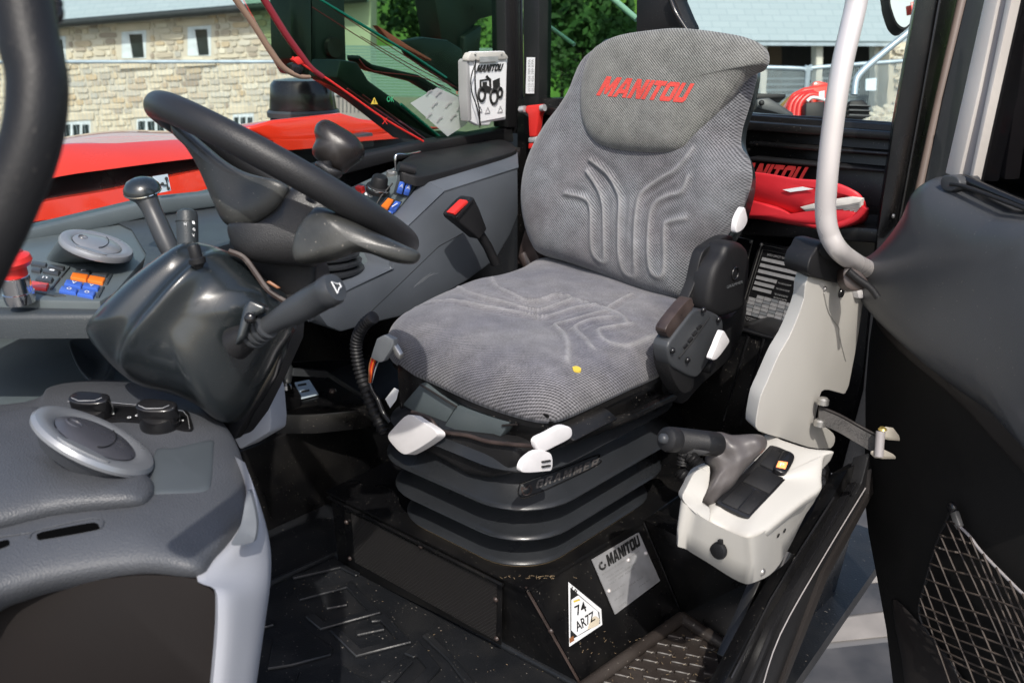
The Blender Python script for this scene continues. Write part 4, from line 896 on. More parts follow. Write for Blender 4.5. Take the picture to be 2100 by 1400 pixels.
# side step well and tray mat
prism('step_riser', [P(1316,1063,Z=FRZ)+Vector((.003,0,0)), P(1470,1140,Z=FRZ-.01), P(1560,1180,Z=.12), P(1500,1330,Z=0), P(1397,1256,Z=0)+Vector((.004,0,0))], Vector((0,.05,0)), 'black', None, .004, kind='structure')
tr = thing('step_tray_mat', (-.75,1.2,0), 'brown black rubber step tray mat with raised bars and a rounded lip by the door', 'floor mat')
TZ = dict(Z=.012)
quad('tray_sheet', L([(1200,1410),(1400,1262),(1512,1338),(1500,1440),(1500,1700),(1100,1700)], **TZ), 'stepmat', tr, th=.008)
for a, b in (((1190,1414),(1398,1266)), ((1398,1266),(1515,1342)), ((1515,1342),(1498,1470))): tube('lip', L([a, b], Z=.022), .013, 'stepmat', tr, 10)
def bar2(x, y, l=34): return prism('tread_bar', [p+ZU*.006 for p in L([(x,y),(x+l,y+7),(x+l-5,y+13),(x-5,y+6)], **TZ)], -ZU*.006, 'stepmat', tr, .0015, 1)
for r in range(8):
    for c in range(5):
        x = 1372+c*33-r*29+(c % 2)*4; y = 1300+r*15+c*12-(c % 2)*7
        if y < 1398 and x+34 < 1500 and x > 1215: bar2(x, y)
# ================================================================== OPERATOR SEAT
st = thing('operator_seat', (-1.05,1.3,.232), 'grey woven fabric operator seat with padded headrest on black bellows suspension', 'seat')
# bellows
def rrect(x0, x1, y0, y1, r, z, k=8):
    out = []
    for cx, cy, a0 in ((x1-r,y0+r,-90),(x1-r,y1-r,0),(x0+r,y1-r,90),(x0+r,y0+r,180)):
        for i in range(k+1): a = R_(a0+90*i/k); out.append(Vector((cx+r*math.cos(a), cy+r*math.sin(a), z)))
    return out
bm = bmesh.new(); prev = None
prof = [(.545,-.05),(.50,-.03),(.475,.0),(.462,.016),(.456,.024),(.452,.022),(.450,.005),(.446,-.020)]
for zl, ol in ((.382,.036),(.309,.028),(.239,.014)):
    z0 = prof[-1][0]; hh = z0-zl
    for f_, o_ in ((.06,-.030),(.16,-.026),(.35,-.016),(.55,-.004),(.75,.012),(.90,.027),(.97,.035)): prof.append((z0-hh*f_, o_+(ol-.036)))
    prof += [(zl, ol), (zl-.003, ol-.002), (zl-.0045, ol-.010), (zl-.006, ol-.045)]
for z, o in prof:
    sh = (z-.235)*.16; lx = .14 if z > .44 else 0
    ring = [bm.verts.new(v) for v in rrect(-1.275+sh*.6-o, -.930+sh+o, 1.080-sh*1.0-o, 1.50+o, .095+o*.6, z)]
    if prev:
        n = len(ring)
        for i in range(n): bm.faces.new((prev[i], prev[(i+1) % n], ring[(i+1) % n], ring[i]))
    prev = ring
bellows = finish('bellows', bm, 'rubber', st, 50)
bt = bvh_of(bellows)
tube('dusty_rim', [v+ZU*.002 for v in rrect(-1.275-.008, -.930+.008, 1.080-.008, 1.50, .10, FRZ)[-14:]+rrect(-1.275-.008, -.930+.008, 1.080-.008, 1.50, .10, FRZ)[:12]], .0022, 'straw', st, 6)
def onto(tree, off, dirv=None):
    def f(q):
        d = (q-CP).normalized(); h = tree.ray_cast(CP, d)
        return (h[0]+h[1].normalized()*off*(1 if h[1].dot(d) < 0 else -1)) if h[0] else q
    return f
O = P(1098,1003,D=1.5)
fl = onto(bt, .0015)
finish('maker_lettering', letters_bm('GRAMMER', O, P(1224,957,D=1.5)-O, P(1102,985,D=1.5)-O, gap=.32, sub=2, proj=fl, th=.0), 'emboss', bellows, 0)
finish('badge_edge', tube_bm([fl(q) for q in smoothc(L([(1066,996),(1075,990),(1150,962),(1222,934),(1227,940),(1226,952),(1150,990),(1080,1020),(1064,1014)], D=1.5), 6, True)], .0014, 6, True), 'blackg', bellows, 0)
finish('emblem', tube_bm([fl(q) for q in smoothc(L([(1070,1000),(1078,1003),(1086,995),(1090,1005),(1084,1014),(1074,1014)], D=1.5), 4, True)], .0014, 6, True), 'lever', bellows, 0)
# seat pan and frame
def ring_pan(z0, z1, pts, m, name, grow=0):
    o = smoothc([Vector((p.x, p.y, z0)) for p in pts], 4, True); c = sum(o, Vector())/len(o)
    o = [c+(v-c)*(1+grow) for v in o]; return prism(name, o, Vector((0,0,z1-z0)), m, st, .006, 2)
cus = [(1125,490,.655),(1068,514,.655),(1012,531,.655),(950,547,.65),(880,579,.645),(822,610,.64),(797,635,.63),(791,660,.62),(798,690,.60),(825,718,.59),(880,757,.577),(950,797,.570),(1010,824,.566),(1080,845,.565),(1130,851,.565),(1170,840,.565),(1230,812,.567),(1300,777,.57),(1362,743,.575),(1378,700,.60),(1395,650,.63),(1428,588,.645),(1350,542,.655),(1230,508,.655)]
cusp = [P(x, y, Z=z) for x, y, z in cus]; CZ = .567
cl_ = [Vector((p.x, p.y, CZ)) for p in cusp]
ring_pan(.560, .535, cl_, 'black', 'seat_pan', -.035)
prism('front_frame', L([(812,745),(870,775),(960,815),(1060,860),(1150,880),(1178,905),(1130,925),(1050,915),(895,885),(818,842)], Y=1.07), Vector((0,.12,0)), 'black', st, .006)
prism('side_frame', L([(1120,850),(1240,808),(1370,742),(1412,700),(1432,760),(1405,815),(1300,850),(1210,875),(1150,905)], X=-.865), Vector((-.12,0,0)), 'black', st, .005)
prism('cover_panel', L([(862,786),(936,832),(906,880),(824,830)], Y=1.055), Vector((0,.02,0)), 'dashs', st, .003)
prism('cover_panel', L([(936,832),(1046,865),(1026,896),(906,880)], Y=1.05), Vector((0,.02,0)), 'dashs', st, .003)
prism('under_tray', L([(790,862),(830,862),(905,884),(1000,895),(1062,918),(1060,950),(1035,975),(1000,982),(955,975),(905,945),(850,918)], Y=1.035), Vector((0,.12,0)), 'blackm', st, .012, 3)
tube('wire_strip', smoothc(L([(845,845),(880,858),(905,884),(960,893),(1000,905),(1060,912),(1110,915)], Y=1.03), 4), .004, 'lever', st, 8)
for a, b in (((862,788),(936,834)), ((1030,872),(1060,870))): tube('dusty_edge', L([a, b], Y=1.048), .002, 'doorb', st, 6)
bolt('frame_bolt', P(1080,890,Z=.50), ZU, .012, 'steel', st, 16); bolt('frame_bolt', P(1013,828,Y=1.045), -YP, .005, 'steel', st)
for x, y in ((1265,807),(1306,790),(1345,776)): prism('slot_tab', L([(x-6,y-2),(x+5,y-7),(x+6,y-2),(x-5,y+4)], X=-.862), Vector((-.004,0,0)), 'steel' if x < 1340 else 'lever', st, .001)
tube('slide_rail', L([(1150,905),(1300,850),(1400,800)], X=-.85), .010, 'black', st, 8)
# levers
def blade(name, pts, vec, m='white', bev=.006, par=st, **k): return prism(name, smoothc(L(pts, **k), 4, True), vec, m, par, bev, 3)
blade('paddle_lever', [(836,850),(862,862),(888,878),(896,890),(885,902),(850,924),(828,931),(808,915),(795,895),(806,878)], Vector((0,.02,-.008)), Y=1.0)
blade('lever_handle', [(1100,902),(1125,888),(1152,874),(1170,876),(1174,888),(1168,900),(1140,915),(1118,925),(1104,922)], Vector((-.010,.0,0)), X=-.83, bev=.005)
blade('lever_body', [(1075,943),(1100,925),(1125,927),(1133,938),(1132,962),(1120,966),(1078,969),(1068,962)], Vector((-.008,.0,0)), X=-.828, bev=.003)
for y in (946, 956): prism('lever_slot', L([(1113,y),(1130,y-3),(1130,y),(1113,y+3)], X=-.825), Vector((-.01,0,0)), 'bprint', st, 0)
blade('side_lever', [(1459,735),(1468,712),(1477,690),(1484,678),(1492,690),(1496,700),(1488,714),(1470,736)], Vector((-.010,.0,0)), X=-.755, bev=.004)
blade('rear_lever', [(1526,425),(1532,440),(1533,455),(1524,471),(1510,477),(1512,450)], Vector((-.010,.0,0)), X=-.81, bev=.003)
# cushion
lines_c = [[(1008,566),(1017,591),(1046,606),(1080,616),(1111,611),(1146,603),(1186,611),(1230,622),(1274,641),(1286,653)],
 [(939,575),(955,597),(992,613),(1046,625),(1096,630),(1133,622),(1171,611)],
 [(852,609),(921,619),(983,628),(1061,638),(1117,641),(1171,628),(1224,617)],
 [(1164,719),(1164,697),(1152,675),(1138,661),(1155,656),(1199,647),(1242,633)],
 [(1217,697),(1196,684),(1178,669),(1196,659),(1233,650),(1267,645)],
 [(1367,647),(1324,666),(1280,681),(1242,684),(1227,673),(1249,666),(1299,653)], [(1249,622),(1272,608),(1296,595)]]
TOPZ = .652
fch = chan([[Vector((P(x,y,Z=TOPZ).x, P(x,y,Z=TOPZ).y, CZ)) for x, y in l] for l in lines_c], .0050, .0062)
cc_ = Vector((P(1100,655,Z=TOPZ).x, P(1100,655,Z=TOPZ).y, CZ))
def dcus(pt, r):
    if r > .93: return 0
    u = (pt.x+1.02)/.22; k = max(0, 1-(r/.93)**4)
    return fch(pt)*k + .010*min(1, u*u)*k - .004*k*math.exp(-((pt.x+1.02)/.10)**2)+.003*math.sin(pt.x*31+pt.y*17)*math.sin(pt.y*23)*k
cush = patch('seat_cushion', cl_, ZU, .082, 'fabricc', st, 5.0, 2.3, 90, 260, disp=dcus, mark=fch.mark, skirt=.02, dens=1.35, center=cc_)
yd = cush and P(1182,757,Z=.63); cb = bvh_of(cush); fc_ = onto(cb, .002)
finish('yellow_tab', prism_bm([fc_(q) for q in smoothc(L([(1173,753),(1183,752),(1190,756),(1188,761),(1177,760)], Z=.64), 4, True)], -ZU*.004, 0), 'yellow', st, 0)
# backrest
BN_ = Vector((.02,-math.cos(R_(15)),math.sin(R_(15)))).normalized(); BO = P(1250,590,Y=1.60)
def bk(pts, d=0, sh=13):
    out = []
    for x, y in pts:
        f_ = max(0, min(1, (1545-x)/470)); out.append(P(x+sh*f_, y-7*f_, pl=(BO+BN_*d, BN_)))
    return out
bo_ = [(1205,120),(1170,190),(1148,225),(1119,262),(1090,312),(1072,365),(1067,420),(1074,470),(1088,508),(1106,530),(1160,545),(1230,568),(1290,592),(1350,609),(1402,616),(1420,590),(1436,552),(1458,520),(1490,482),(1515,440),(1534,395),(1541,360),(1535,325),(1518,300),(1520,265),(1532,225),(1546,175),(1548,135),(1500,90),(1400,75),(1280,85)]
lines_b = [[(1160,397),(1195,405),(1209,425),(1212,470),(1212,515),(1222,534),(1234,534),(1238,510),(1238,467),(1234,420),(1222,385),(1200,350)],
 [(1207,327),(1240,355),(1257,382),(1267,410),(1268,470),(1270,545),(1282,566),(1296,562),(1300,530),(1301,470),(1303,430),(1308,402),(1322,386),(1350,368),(1383,350),(1404,328),(1420,305)],
 [(1413,363),(1400,393),(1370,402),(1347,413),(1334,433),(1330,470),(1330,545),(1340,566),(1355,562),(1361,530),(1363,467),(1372,455),(1407,447)]]
# channels are drawn on the front face, then dropped to the base plane of the patch
FH = .075
def drop(pts):
    o = []
    for x, y in pts: q_ = P(x, y, pl=(BO+BN_*FH, BN_)); o.append(q_-BN_*FH)
    return o
fbk = chan([drop(l) for l in lines_b], .0052, .0062); cb_ = drop([(1270,400)])[0]
def dbk(pt, r):
    if r > .95: return 0
    k = max(0, 1-(r/.95)**4); u = (pt.x+1.12)/.26; z = pt.z
    bol = .030*min(1, max(0, abs(u)-.25)**1.5*1.6)*math.exp(-((z-.83)/.17)**2)
    return (fbk(pt)+bol-.012*math.exp(-((z-.85)/.09)**2)*math.exp(-(u/.6)**2))*k
backrest = patch('backrest', bk(bo_), BN_, FH, 'fabric', st, 6.0, 2.2, 90, 260, disp=dbk, mark=fbk.mark, skirt=.012, dens=1.35, center=cb_)
# headrest pad
ho = [(1217,97),(1200,115),(1186,150),(1179,200),(1182,247),(1197,283),(1227,303),(1283,313),(1360,316),(1395,309),(1416,290),(1447,257),(1495,200),(1535,150),(1567,134),(1573,118),(1568,98),(1547,84),(1500,72),(1400,61),(1333,65),(1260,77)]
def hk(pts, d):
    out = []
    for x, y in pts:
        f_ = max(0, min(1, (1560-x)/360)); out.append(P(x+15*f_, y-3*f_, pl=(BO+BN_*d, BN_)))
    return out
hc = P(1340,190, pl=(BO+BN_*(FH-.005), BN_))
def dhd(pt, r): return .004*math.sin(pt.x*40+2)*math.sin(pt.z*30)*(1-r)
head = patch('headrest', hk(ho, FH-.012), BN_, .034, 'fabrich', st, 5, 2.3, 50, 200, disp=dhd, skirt=.03, dens=1.5, center=hc)
hb = bvh_of(head); hp = onto(hb, .0012)
O = P(1223,196,D=1.6)
finish('lettering', letters_bm('MANITOU', O, P(1403,211,D=1.6)-O, P(1245,157,D=1.6)-O, gap=.07, sub=3, proj=hp, th=0), mat('embroidered red', (.62,.065,.05), .8, bump=.8, bscale=900, var=.3, vscale=500), head, 0)
# back shell
so_ = [(1240,80),(1190,170),(1120,262),(1092,320),(1080,400),(1090,480),(1120,525),(1250,560),(1395,600),(1425,575),(1455,555),(1487,505),(1512,465),(1530,415),(1537,370),(1532,335),(1517,300),(1519,262),(1532,220),(1543,175),(1543,135),(1500,100),(1400,80)]
prism('back_shell', smoothc([P(x, y, pl=(BO-BN_*.012, BN_)) for x, y in so_], 4, True), -BN_*.03, 'shroud', st, .008, 3)
# recliner cover
rc = [(1488,520),(1496,503),(1513,496),(1530,503),(1539,520),(1540,548),(1537,585),(1530,622),(1521,638),(1497,648),(1478,653),(1464,648),(1456,632),(1458,600),(1465,565),(1475,540)]
rcv = prism('recliner_cover', smoothc(L(rc, X=-.80), 4, True), Vector((-.04,0,0)), 'blackm', st, .014, 4)
prism('recliner_neck', smoothc(L([(1440,520),(1462,500),(1485,486),(1503,486),(1500,510),(1480,560),(1470,640),(1440,650),(1410,625),(1425,580)], X=-.835), 4, True), Vector((-.02,0,0)), 'blackm', st, .010, 4)
lathe('emblem_ring', P(1508,561,X=-.799), XP, [(.0095,0),(.0105,.0015),(.0125,.0015),(.0135,0)], 'blackg', rcv, 24)
text('small_lettering', 'GRAMMER', P(1490,592,X=-.798), P(1523,580,X=-.798)-P(1490,592,X=-.798), P(1490,586,X=-.798)-P(1490,592,X=-.798), 'midgrey', rcv, th=.0005)
prism('lower_skirt', smoothc(L([(1470,655),(1500,650),(1532,610),(1530,660),(1510,720),(1490,745),(1440,790),(1400,830),(1380,790),(1420,720)], X=-.84), 3, True), Vector((-.03,0,0)), 'blackm', st, .008)
# control housing on the seat side
a0, a1 = P(1397,722,X=-.80), P(1450,652,X=-.80)
hs = prism('control_housing', smoothc(L([(1370,712),(1382,690),(1405,660),(1424,637),(1440,634),(1462,640),(1478,650),(1484,664),(1480,694),(1462,728),(1436,768),(1420,774),(1395,762),(1377,748)], X=-.785), 4, True), Vector((-.03,0,0)), 'boxg', st, .014, 4)
tube('housing_seam', L([(1393,733),(1420,700),(1455,650)], X=-.782), .0014, 'bprint', hs, 6)
for p_ in ((1380,719),(1411,738),(1443,636),(1474,655)): bolt('screw', P(*p_, X=-.781), XP, .0055, 'blackg', hs, 10)
for k in range(4): prism('button_row', L([(1402+k*9,712-k*13),(1410+k*9,704-k*13),(1414+k*9,708-k*13),(1406+k*9,716-k*13)], X=-.783), Vector((-.006,0,0)), 'blackm', hs, .0008)
prism('housing_end', smoothc(L([(1372,716),(1395,730),(1420,745),(1425,775),(1420,800),(1400,806),(1382,780),(1372,750)], X=-.79), 3, True), Vector((-.03,0,0)), 'blackm', st, .008)
prism('brown_lever', smoothc(L([(1413,613),(1422,622),(1421,632),(1390,688),(1380,694),(1369,688),(1368,668)], X=-.79), 4, True), Vector((-.02,0,0)), 'lever', st, .006, 3)
lathe('round_knob', P(1450,750,X=-.80), XP, [(0,.012),(.010,.012),(.013,.006),(.013,-.02)], 'blackm', st)
tube('backrest_hinge', L([(1075,520),(1095,560),(1130,600)], Y=1.63), .018, 'lever', st, 10)
prism('hinge_plate', L([(1066,505),(1076,470),(1110,540),(1120,560),(1060,540)], Y=1.62), Vector((0,.02,0)), 'lever', st, .003)
# wiring
wc = thing('wiring_connector', P(800,720,Y=1.03), 'grey plug connector with loose coloured wires at the front left edge of the seat', 'connector')
prism('plug', L([(772,694),(786,687),(806,696),(804,711),(786,741),(778,744),(759,734),(766,711)], Y=1.04), Vector((0,.012,0)), 'midgrey', wc, .003)
prism('plug_tail', L([(802,704),(808,708),(820,728),(818,738),(808,728)], Y=1.045), Vector((0,.01,0)), 'steel', wc, .002)
for k, c in enumerate(('amber','redpl','orange','redd','blackg','lilac')): tube('wire', smoothc(L([(762+k*3,734+k*1),(758+k*3,748),(757+k*2.2,762),(757+k,784)], Y=1.045+.002*k), 4), .0016, c, wc, 6)
tube('wire_sheath', smoothc(L([(757,781),(764,801),(776,821),(786,846),(801,866)], Y=1.06), 4), .005, 'blackg', wc, 8)
tg = quad('cable_tag', L([(790,818),(808,795),(817,800),(812,820),(800,836)], Y=1.03), 'wprint', th=.001); tag(tg, 'small white paper tag on the cable under the grey plug', 'tag')
ch = tube('corrugated_conduit', smoothc(L([(766,650),(745,668),(731,700),(733,740),(745,785),(765,840),(790,890)], Y=1.08), 26), .0115, 'blackm', None, 12, ridge=(.13, 1.25)); tag(ch, 'long corrugated black conduit running down in front of the seat from the console', 'conduit')
# ================================================================== SIDE SHELF AND GEAR SELECTOR
SZ = P(620,878,X=-1.785).z
prism('side_box_face', [Vector((-1.785,.7,-.02)), Vector((-1.785,1.95,-.02)), Vector((-1.785,1.95,SZ)), Vector((-1.785,.7,SZ))], Vector((-.3,0,0)), 'black', None, .006, kind='structure')
box('outer_wall', -2.12, -2.06, .3, 2.0, -.1, .75, 'black', None, .003, 'structure')
gs = thing('gear_selector', P(590,850,Z=SZ), 'small black selector lever with pale blue gate sticker on the side shelf under the column', 'lever')
prism('gate_box', L([(556,800),(575,788),(612,797),(620,812),(618,838),(572,846),(556,838)], X=-1.80), Vector((-.07,0,0)), 'blackg', gs, .006)
lathe('grip', P(589,778,X=-1.80)-ZU*.018, (.05,0,1), [(.004,-.01),(.006,.0),(.013,.028),(.014,.05),(.010,.058),(0,.06)], 'boxg', gs, 16)
lathe('collar', P(588,792,X=-1.79), ZU, [(.012,-.006),(.012,.004),(.006,.01),(0,.01)], 'chrome', gs, 16)
dg = quad('gate_sticker', [v for v in L([(604,784),(634,778),(653,808),(618,817)], Z=SZ+.055)], 'decal', gs, th=.002)
for a, b in (((611,790),(628,787)), ((618,803),(634,800))): tube('gate_line', L([a, b], Z=SZ+.057), .0028, 'bprint', dg, 6)
prism('gate_plate', L([(560,800),(604,782),(660,776),(720,800),(760,838),(640,850),(560,850)], Z=SZ+.05), -ZU*.05, 'black', gs, .004)
tube('bracket_bar', L([(598,762),(668,766)], X=-1.79), .012, 'boxg', gs, 4); tube('bracket_bar', L([(668,765),(742,812)], X=-1.79), .006, 'boxg', gs, 6)
for a in ((682,801),(569,832)): bolt('bolt', P(*a, Z=SZ+.053), ZU, .010, 'lever', gs, 12)
lf = prism('straw_leaf', L([(706,846),(716,840),(732,838),(718,846),(710,850)], Z=SZ+.002), ZU*.002, 'paper', None, 0); tag(lf, 'pale dry leaf fragment lying on the edge of the black side shelf', 'leaf')
# ================================================================== RIGHT HAND CONSOLE
rcn = thing('side_console', (-1.58,1.5,.6), 'slate grey side console with black lidded armrest, switches and rotary knob beside the seat', 'console')
V_ = {}
def vx(x, y, X): return P(x, y, X=X)
S_ = [(912,390),(1063,342),(1064,440),(1048,480),(1018,532),(960,575),(840,645),(760,664),(700,681),(672,670),(652,642),(646,618),(700,600),(805,550),(808,522),(822,474)]
prism('side_panel', L(S_, X=-1.50), Vector((-.22,0,0)), 'conside', rcn, .006, 2)
prism('lit_chamfer', [vx(868,368,-1.56),vx(1062,312,-1.56),vx(1064,343,-1.497),vx(912,391,-1.497)], Vector((-.03,0,-.05)), 'conside', rcn, .002)
prism('lit_chamfer', [vx(868,368,-1.56),vx(912,391,-1.497),vx(824,475,-1.497),vx(800,452,-1.56)], Vector((-.03,0,-.05)), 'conside', rcn, .002)
prism('lit_chamfer', [vx(784,512,-1.56),vx(806,524,-1.497),vx(806,550,-1.497),vx(700,601,-1.497),vx(647,618,-1.50),vx(640,600,-1.56),vx(700,575,-1.56),vx(784,540,-1.56)], Vector((-.03,0,-.05)), 'conside', rcn, .002)
prism('switch_deck', [vx(868,362,-1.57),vx(820,338,-1.68),vx(700,392,-1.72),vx(600,470,-1.72),vx(620,600,-1.62),vx(784,530,-1.57),vx(802,450,-1.57)], Vector((-.02,0,-.04)), 'dashs', rcn, .003)
tube('panel_seam', L([(760,640),(900,505),(950,478)], X=-1.4998), .0006, 'blackm', rcn, 6)
for a_ in (0,7,15): tube('scuff', L([(850+a_,588-a_*.6),(866+a_,572-a_*.4),(884+a_,560)], X=-1.4997), .0005, 'midgrey', rcn, 4)
LX = -1.60
prism('armrest_lid', smoothc([vx(814,340,-1.60),vx(822,331,-1.64),vx(864,312,-1.75),vx(1000,288,-1.75),vx(1040,289,-1.70),vx(1057,302,-1.58),vx(1050,312,-1.55),vx(960,338,-1.545),vx(868,361,-1.545),vx(840,358,-1.555),vx(820,350,-1.57)], 3, True), Vector((0,0,-.022)), 'blackm', rcn, .007, 3)
prism('lid_gap', smoothc([vx(817,352,-1.60),vx(870,368,-1.55),vx(960,345,-1.55),vx(1054,317,-1.56),vx(1050,300,-1.70),vx(864,320,-1.74)], 3, True), Vector((0,0,-.012)), 'bprint', rcn, .002)
tube('lid_front_roll', [vx(817,342,-1.575), vx(850,350,-1.56)], .012, 'blackm', rcn, 12)
tube('wire_bracket', [vx(812,348,-1.66), vx(811,322,-1.66), vx(818,317,-1.66), vx(835,317,-1.66), vx(861,312,-1.68)], .0035, 'chrome', rcn, 8, sm=3)
DX2 = -1.60
def deckq(pts, m, name='switch', X=-1.575, th=.01, par=None): return prism(name, L(pts, X=X), Vector((-.004,0,-th)), m, par or rcn, .0015, 2)
bz = deckq([(817,358),(850,366),(841,398),(808,390)], 'dashd', 'switch_bezel', -1.572)
for pts in ([(820,371),(831,373),(826,392),(815,388)], [(834,374),(846,377),(840,395),(829,392)]):
    k_ = deckq(pts, 'blue', 'rocker', -1.563, .008); text('symbol', 'A', P(pts[3][0]+4,pts[3][1]-5,X=-1.561), P(pts[2][0]-1,pts[2][1]-6,X=-1.561)-P(pts[3][0]+4,pts[3][1]-5,X=-1.561), P(pts[0][0]+2,pts[0][1]+5,X=-1.561)-P(pts[3][0]+4,pts[3][1]-5,X=-1.561), 'wprint', k_)
deckq([(792,403),(826,413),(806,446),(770,430)], 'dashd', 'switch_bezel', -1.572)
deckq([(796,405),(808,409),(795,428),(781,422)], 'orange', 'rocker', -1.563, .008)
for pts in ([(811,411),(823,414),(812,430),(799,427)], [(797,430),(808,434),(802,442),(790,438)]):
    k_ = deckq(pts, 'blue', 'rocker', -1.563, .008); tube('symbol', L([(pts[3][0]+5,pts[3][1]-3),(pts[0][0]+4,pts[0][1]+6)], X=-1.56), .001, 'wprint', k_, 5)
kb = lathe('rotary_knob', P(776,384,X=-1.61), (.35,.0,1), [(.026,-.012),(.027,.0),(.020,.004),(.018,.022),(.015,.027),(0,.028)], 'blackm', rcn, 28)
lathe('knob_ring', P(776,384,X=-1.61), (.35,0,1), [(.0265,-.004),(.0275,-.001),(.0265,.002)], 'chrome', kb, 28)
lathe('ignition_lock', P(803,356,X=-1.66), (.35,0,1), [(.012,-.01),(.012,.004),(.006,.006),(0,.006)], 'steel', rcn, 16)
prism('red_rocker', L([(739,385),(748,381),(750,394),(743,398)], X=-1.64), Vector((-.02,0,0)), 'redpl', rcn, .002)
for a in ((752,398),(760,402)): bolt('indicator', P(*a, X=-1.63), (.3,0,1), .005, 'wprint', rcn, 8)
tube('deck_seam', L([(805,376),(782,402),(768,425)], X=-1.588), .002, 'blackm', rcn, 5)
# joystick with bellows
jy = thing('joystick', P(690,550,X=-1.6), 'black multi function joystick with rubber bellows boot behind the steering wheel', 'joystick')
jc = P(690,560,X=-1.60); ja = Vector((-.02,-.05,1)).normalized()
prj = []
for k in range(6): z = k*.017; prj += [(.066-k*.003, z), (.068-k*.003, z+.006), (.052-k*.003, z+.011)]
lathe('boot', jc-ja*.03, ja, prj+[(.03,.11),(.02,.16)], 'rubber', jy, 36)
tube('stem', [jc+ja*.06, P(668,330,X=-1.62)], .014, 'blackm', jy, 12)
JD = P(690,290,X=-1.62); jD = (JD-CP).dot(FW)
hn = smoothc(L([(645,252),(657,243),(672,243),(695,255),(722,272),(740,292),(744,310),(735,325),(715,340),(700,352),(680,350),(662,335),(640,318),(637,302),(644,285),(641,268)], D=jD), 4, True)
patch('hand_grip', [v+FW*.02 for v in hn], -FW, .045, 'gripb', jy, 2.5, 1.8, 24, 100, skirt=.03, smoothn=0)
patch('grip_base', smoothc(L([(646,335),(660,330),(685,345),(700,352),(698,362),(680,368),(655,350)], D=jD-.01), 3, True), -FW, .02, 'wheel', jy, 2.5, 1.8, 10, 50, skirt=.03, smoothn=0)
# seat-belt buckle
sbk = thing('seat_belt_buckle', P(1000,520,X=-1.42), 'black seat belt buckle with red release button standing beside the slate console', 'buckle')
prism('buckle_body', L([(928,440),(931,448),(968,478),(984,492),(1000,470),(985,430),(973,405),(966,404),(955,412)], X=-1.40), Vector((-.03,0,0)), 'blackm', sbk, .005, 3)
prism('red_button', L([(929,437),(957,410),(962,415),(934,442)], X=-1.396), Vector((-.02,0,0)), 'redpl', sbk, .002)
prism('buckle_slot', L([(936,446),(964,413),(970,407),(972,412),(942,447)], X=-1.394), Vector((-.01,0,0)), 'blackg', sbk, .001)
tube('stalk', L([(984,480),(1000,505),(1016,540)], X=-1.42), .011, 'blackm', sbk, 8)
# ================================================================== STEERING COLUMN
sc_ = thing('steering_column', P(450,880,D=1.3), 'steering column with glossy charcoal shroud, stalks and a black leg rising from the dash', 'steering column')
sh = [(410,503),(383,513),(333,547),(283,587),(240,627),(207,663),(193,685),(200,707),(227,740),(257,770),(293,793),(363,812),(417,838),(457,866),(490,850),(520,800),(548,752),(570,710),(600,660),(590,610),(560,585),(530,560),(495,530),(462,515),(440,508)]
rdg = [smoothc([P(x,y,D=1.27) for x,y in [(470,530),(420,590),(365,650),(310,712),(270,765)]], 5), smoothc([P(x,y,D=1.27) for x,y in [(480,540),(445,610),(400,670),(350,725),(305,770)]], 5)]
def dist(pt, l):
    b_ = 9
    for a, c in zip(l, l[1:]):
        e = c-a; t = max(0, min(1, (pt-a).dot(e)/e.length_squared)); b_ = min(b_, (a+e*t-pt).length)
    return b_
def dsh(pt, r):
    k = 1-r**6; a = dist(pt, rdg[0]); b = dist(pt, rdg[1]); return k*(.018*math.exp(-(b/.016)**2)-.010*math.exp(-(a/.018)**2))
shr = patch('shroud', [P(x, y, D=1.27) for x, y in sh], (-FW+ZU*.25+RT*-.1), .10, 'shroud', sc_, 2.6, 1.9, 50, 150, disp=dsh, skirt=.05, dens=1.3)
prism('leg', L([(425,790),(540,650),(600,640),(596,690),(560,770),(520,850),(478,905),(440,880),(400,840)], D=1.33), FW*.08, 'blackm', sc_, .012, 3)
prism('leg_edge', L([(480,760),(500,730),(585,640),(600,660),(560,770),(480,905),(462,890)], D=1.315), FW*.03, 'blackg', sc_, .006)
tube('collar_edge', smoothc(L([(470,515),(500,528),(525,560),(548,592),(575,612),(600,625)], D=1.22), 4), .004, 'lever', sc_, 6)
prism('upper_mass', smoothc(L([(470,500),(560,480),(640,520),(640,600),(600,640),(560,610),(520,560)], D=1.30), 3, True), FW*.1, 'blackm', sc_, .02, 3)
prism('column_foot', L([(545,768),(552,800),(557,860),(555,885),(492,922),(470,880),(505,820)], D=1.5), FW*.10, 'lilac', sc_, .004)
# small release knob
kn = P(402,525,D=1.17); ka = (P(395,498,D=1.165)-kn).normalized()
lathe('release_knob', kn-ka*.004, ka, [(.005,-.012),(.007,-.008),(.0105,-.005),(.0105,.001),(.0078,.003),(.0078,.016),(.006,.019),(0,.019)], 'blackm', sc_, 18)
# left stalk
ls_ = lathe('wiper_stalk', P(386,520,D=1.28), P(383,430,D=1.28)-P(386,520,D=1.28), [(.011,-.03),(.0135,.0),(.0145,.03),(.0145,.052),(.013,.058),(.006,.062),(0,.062)], 'dashd', sc_, 20)
tube('seam_ring', [P(383,455,D=1.28)+(RT*math.cos(t)+(-FW)*math.sin(t))*.0149 for t in [i*.393 for i in range(17)]], .0005, 'bprint', ls_, 4)
for (x, y, s) in ((378,462,'H'),(395,459,'1'),(396,473,'0'),(395,485,'V')): text('symbol', s, P(x,y,D=1.262), P(x+5,y+1,D=1.262)-P(x,y,D=1.262), P(x-1,y-6,D=1.262)-P(x,y,D=1.262), 'wprint', ls_)
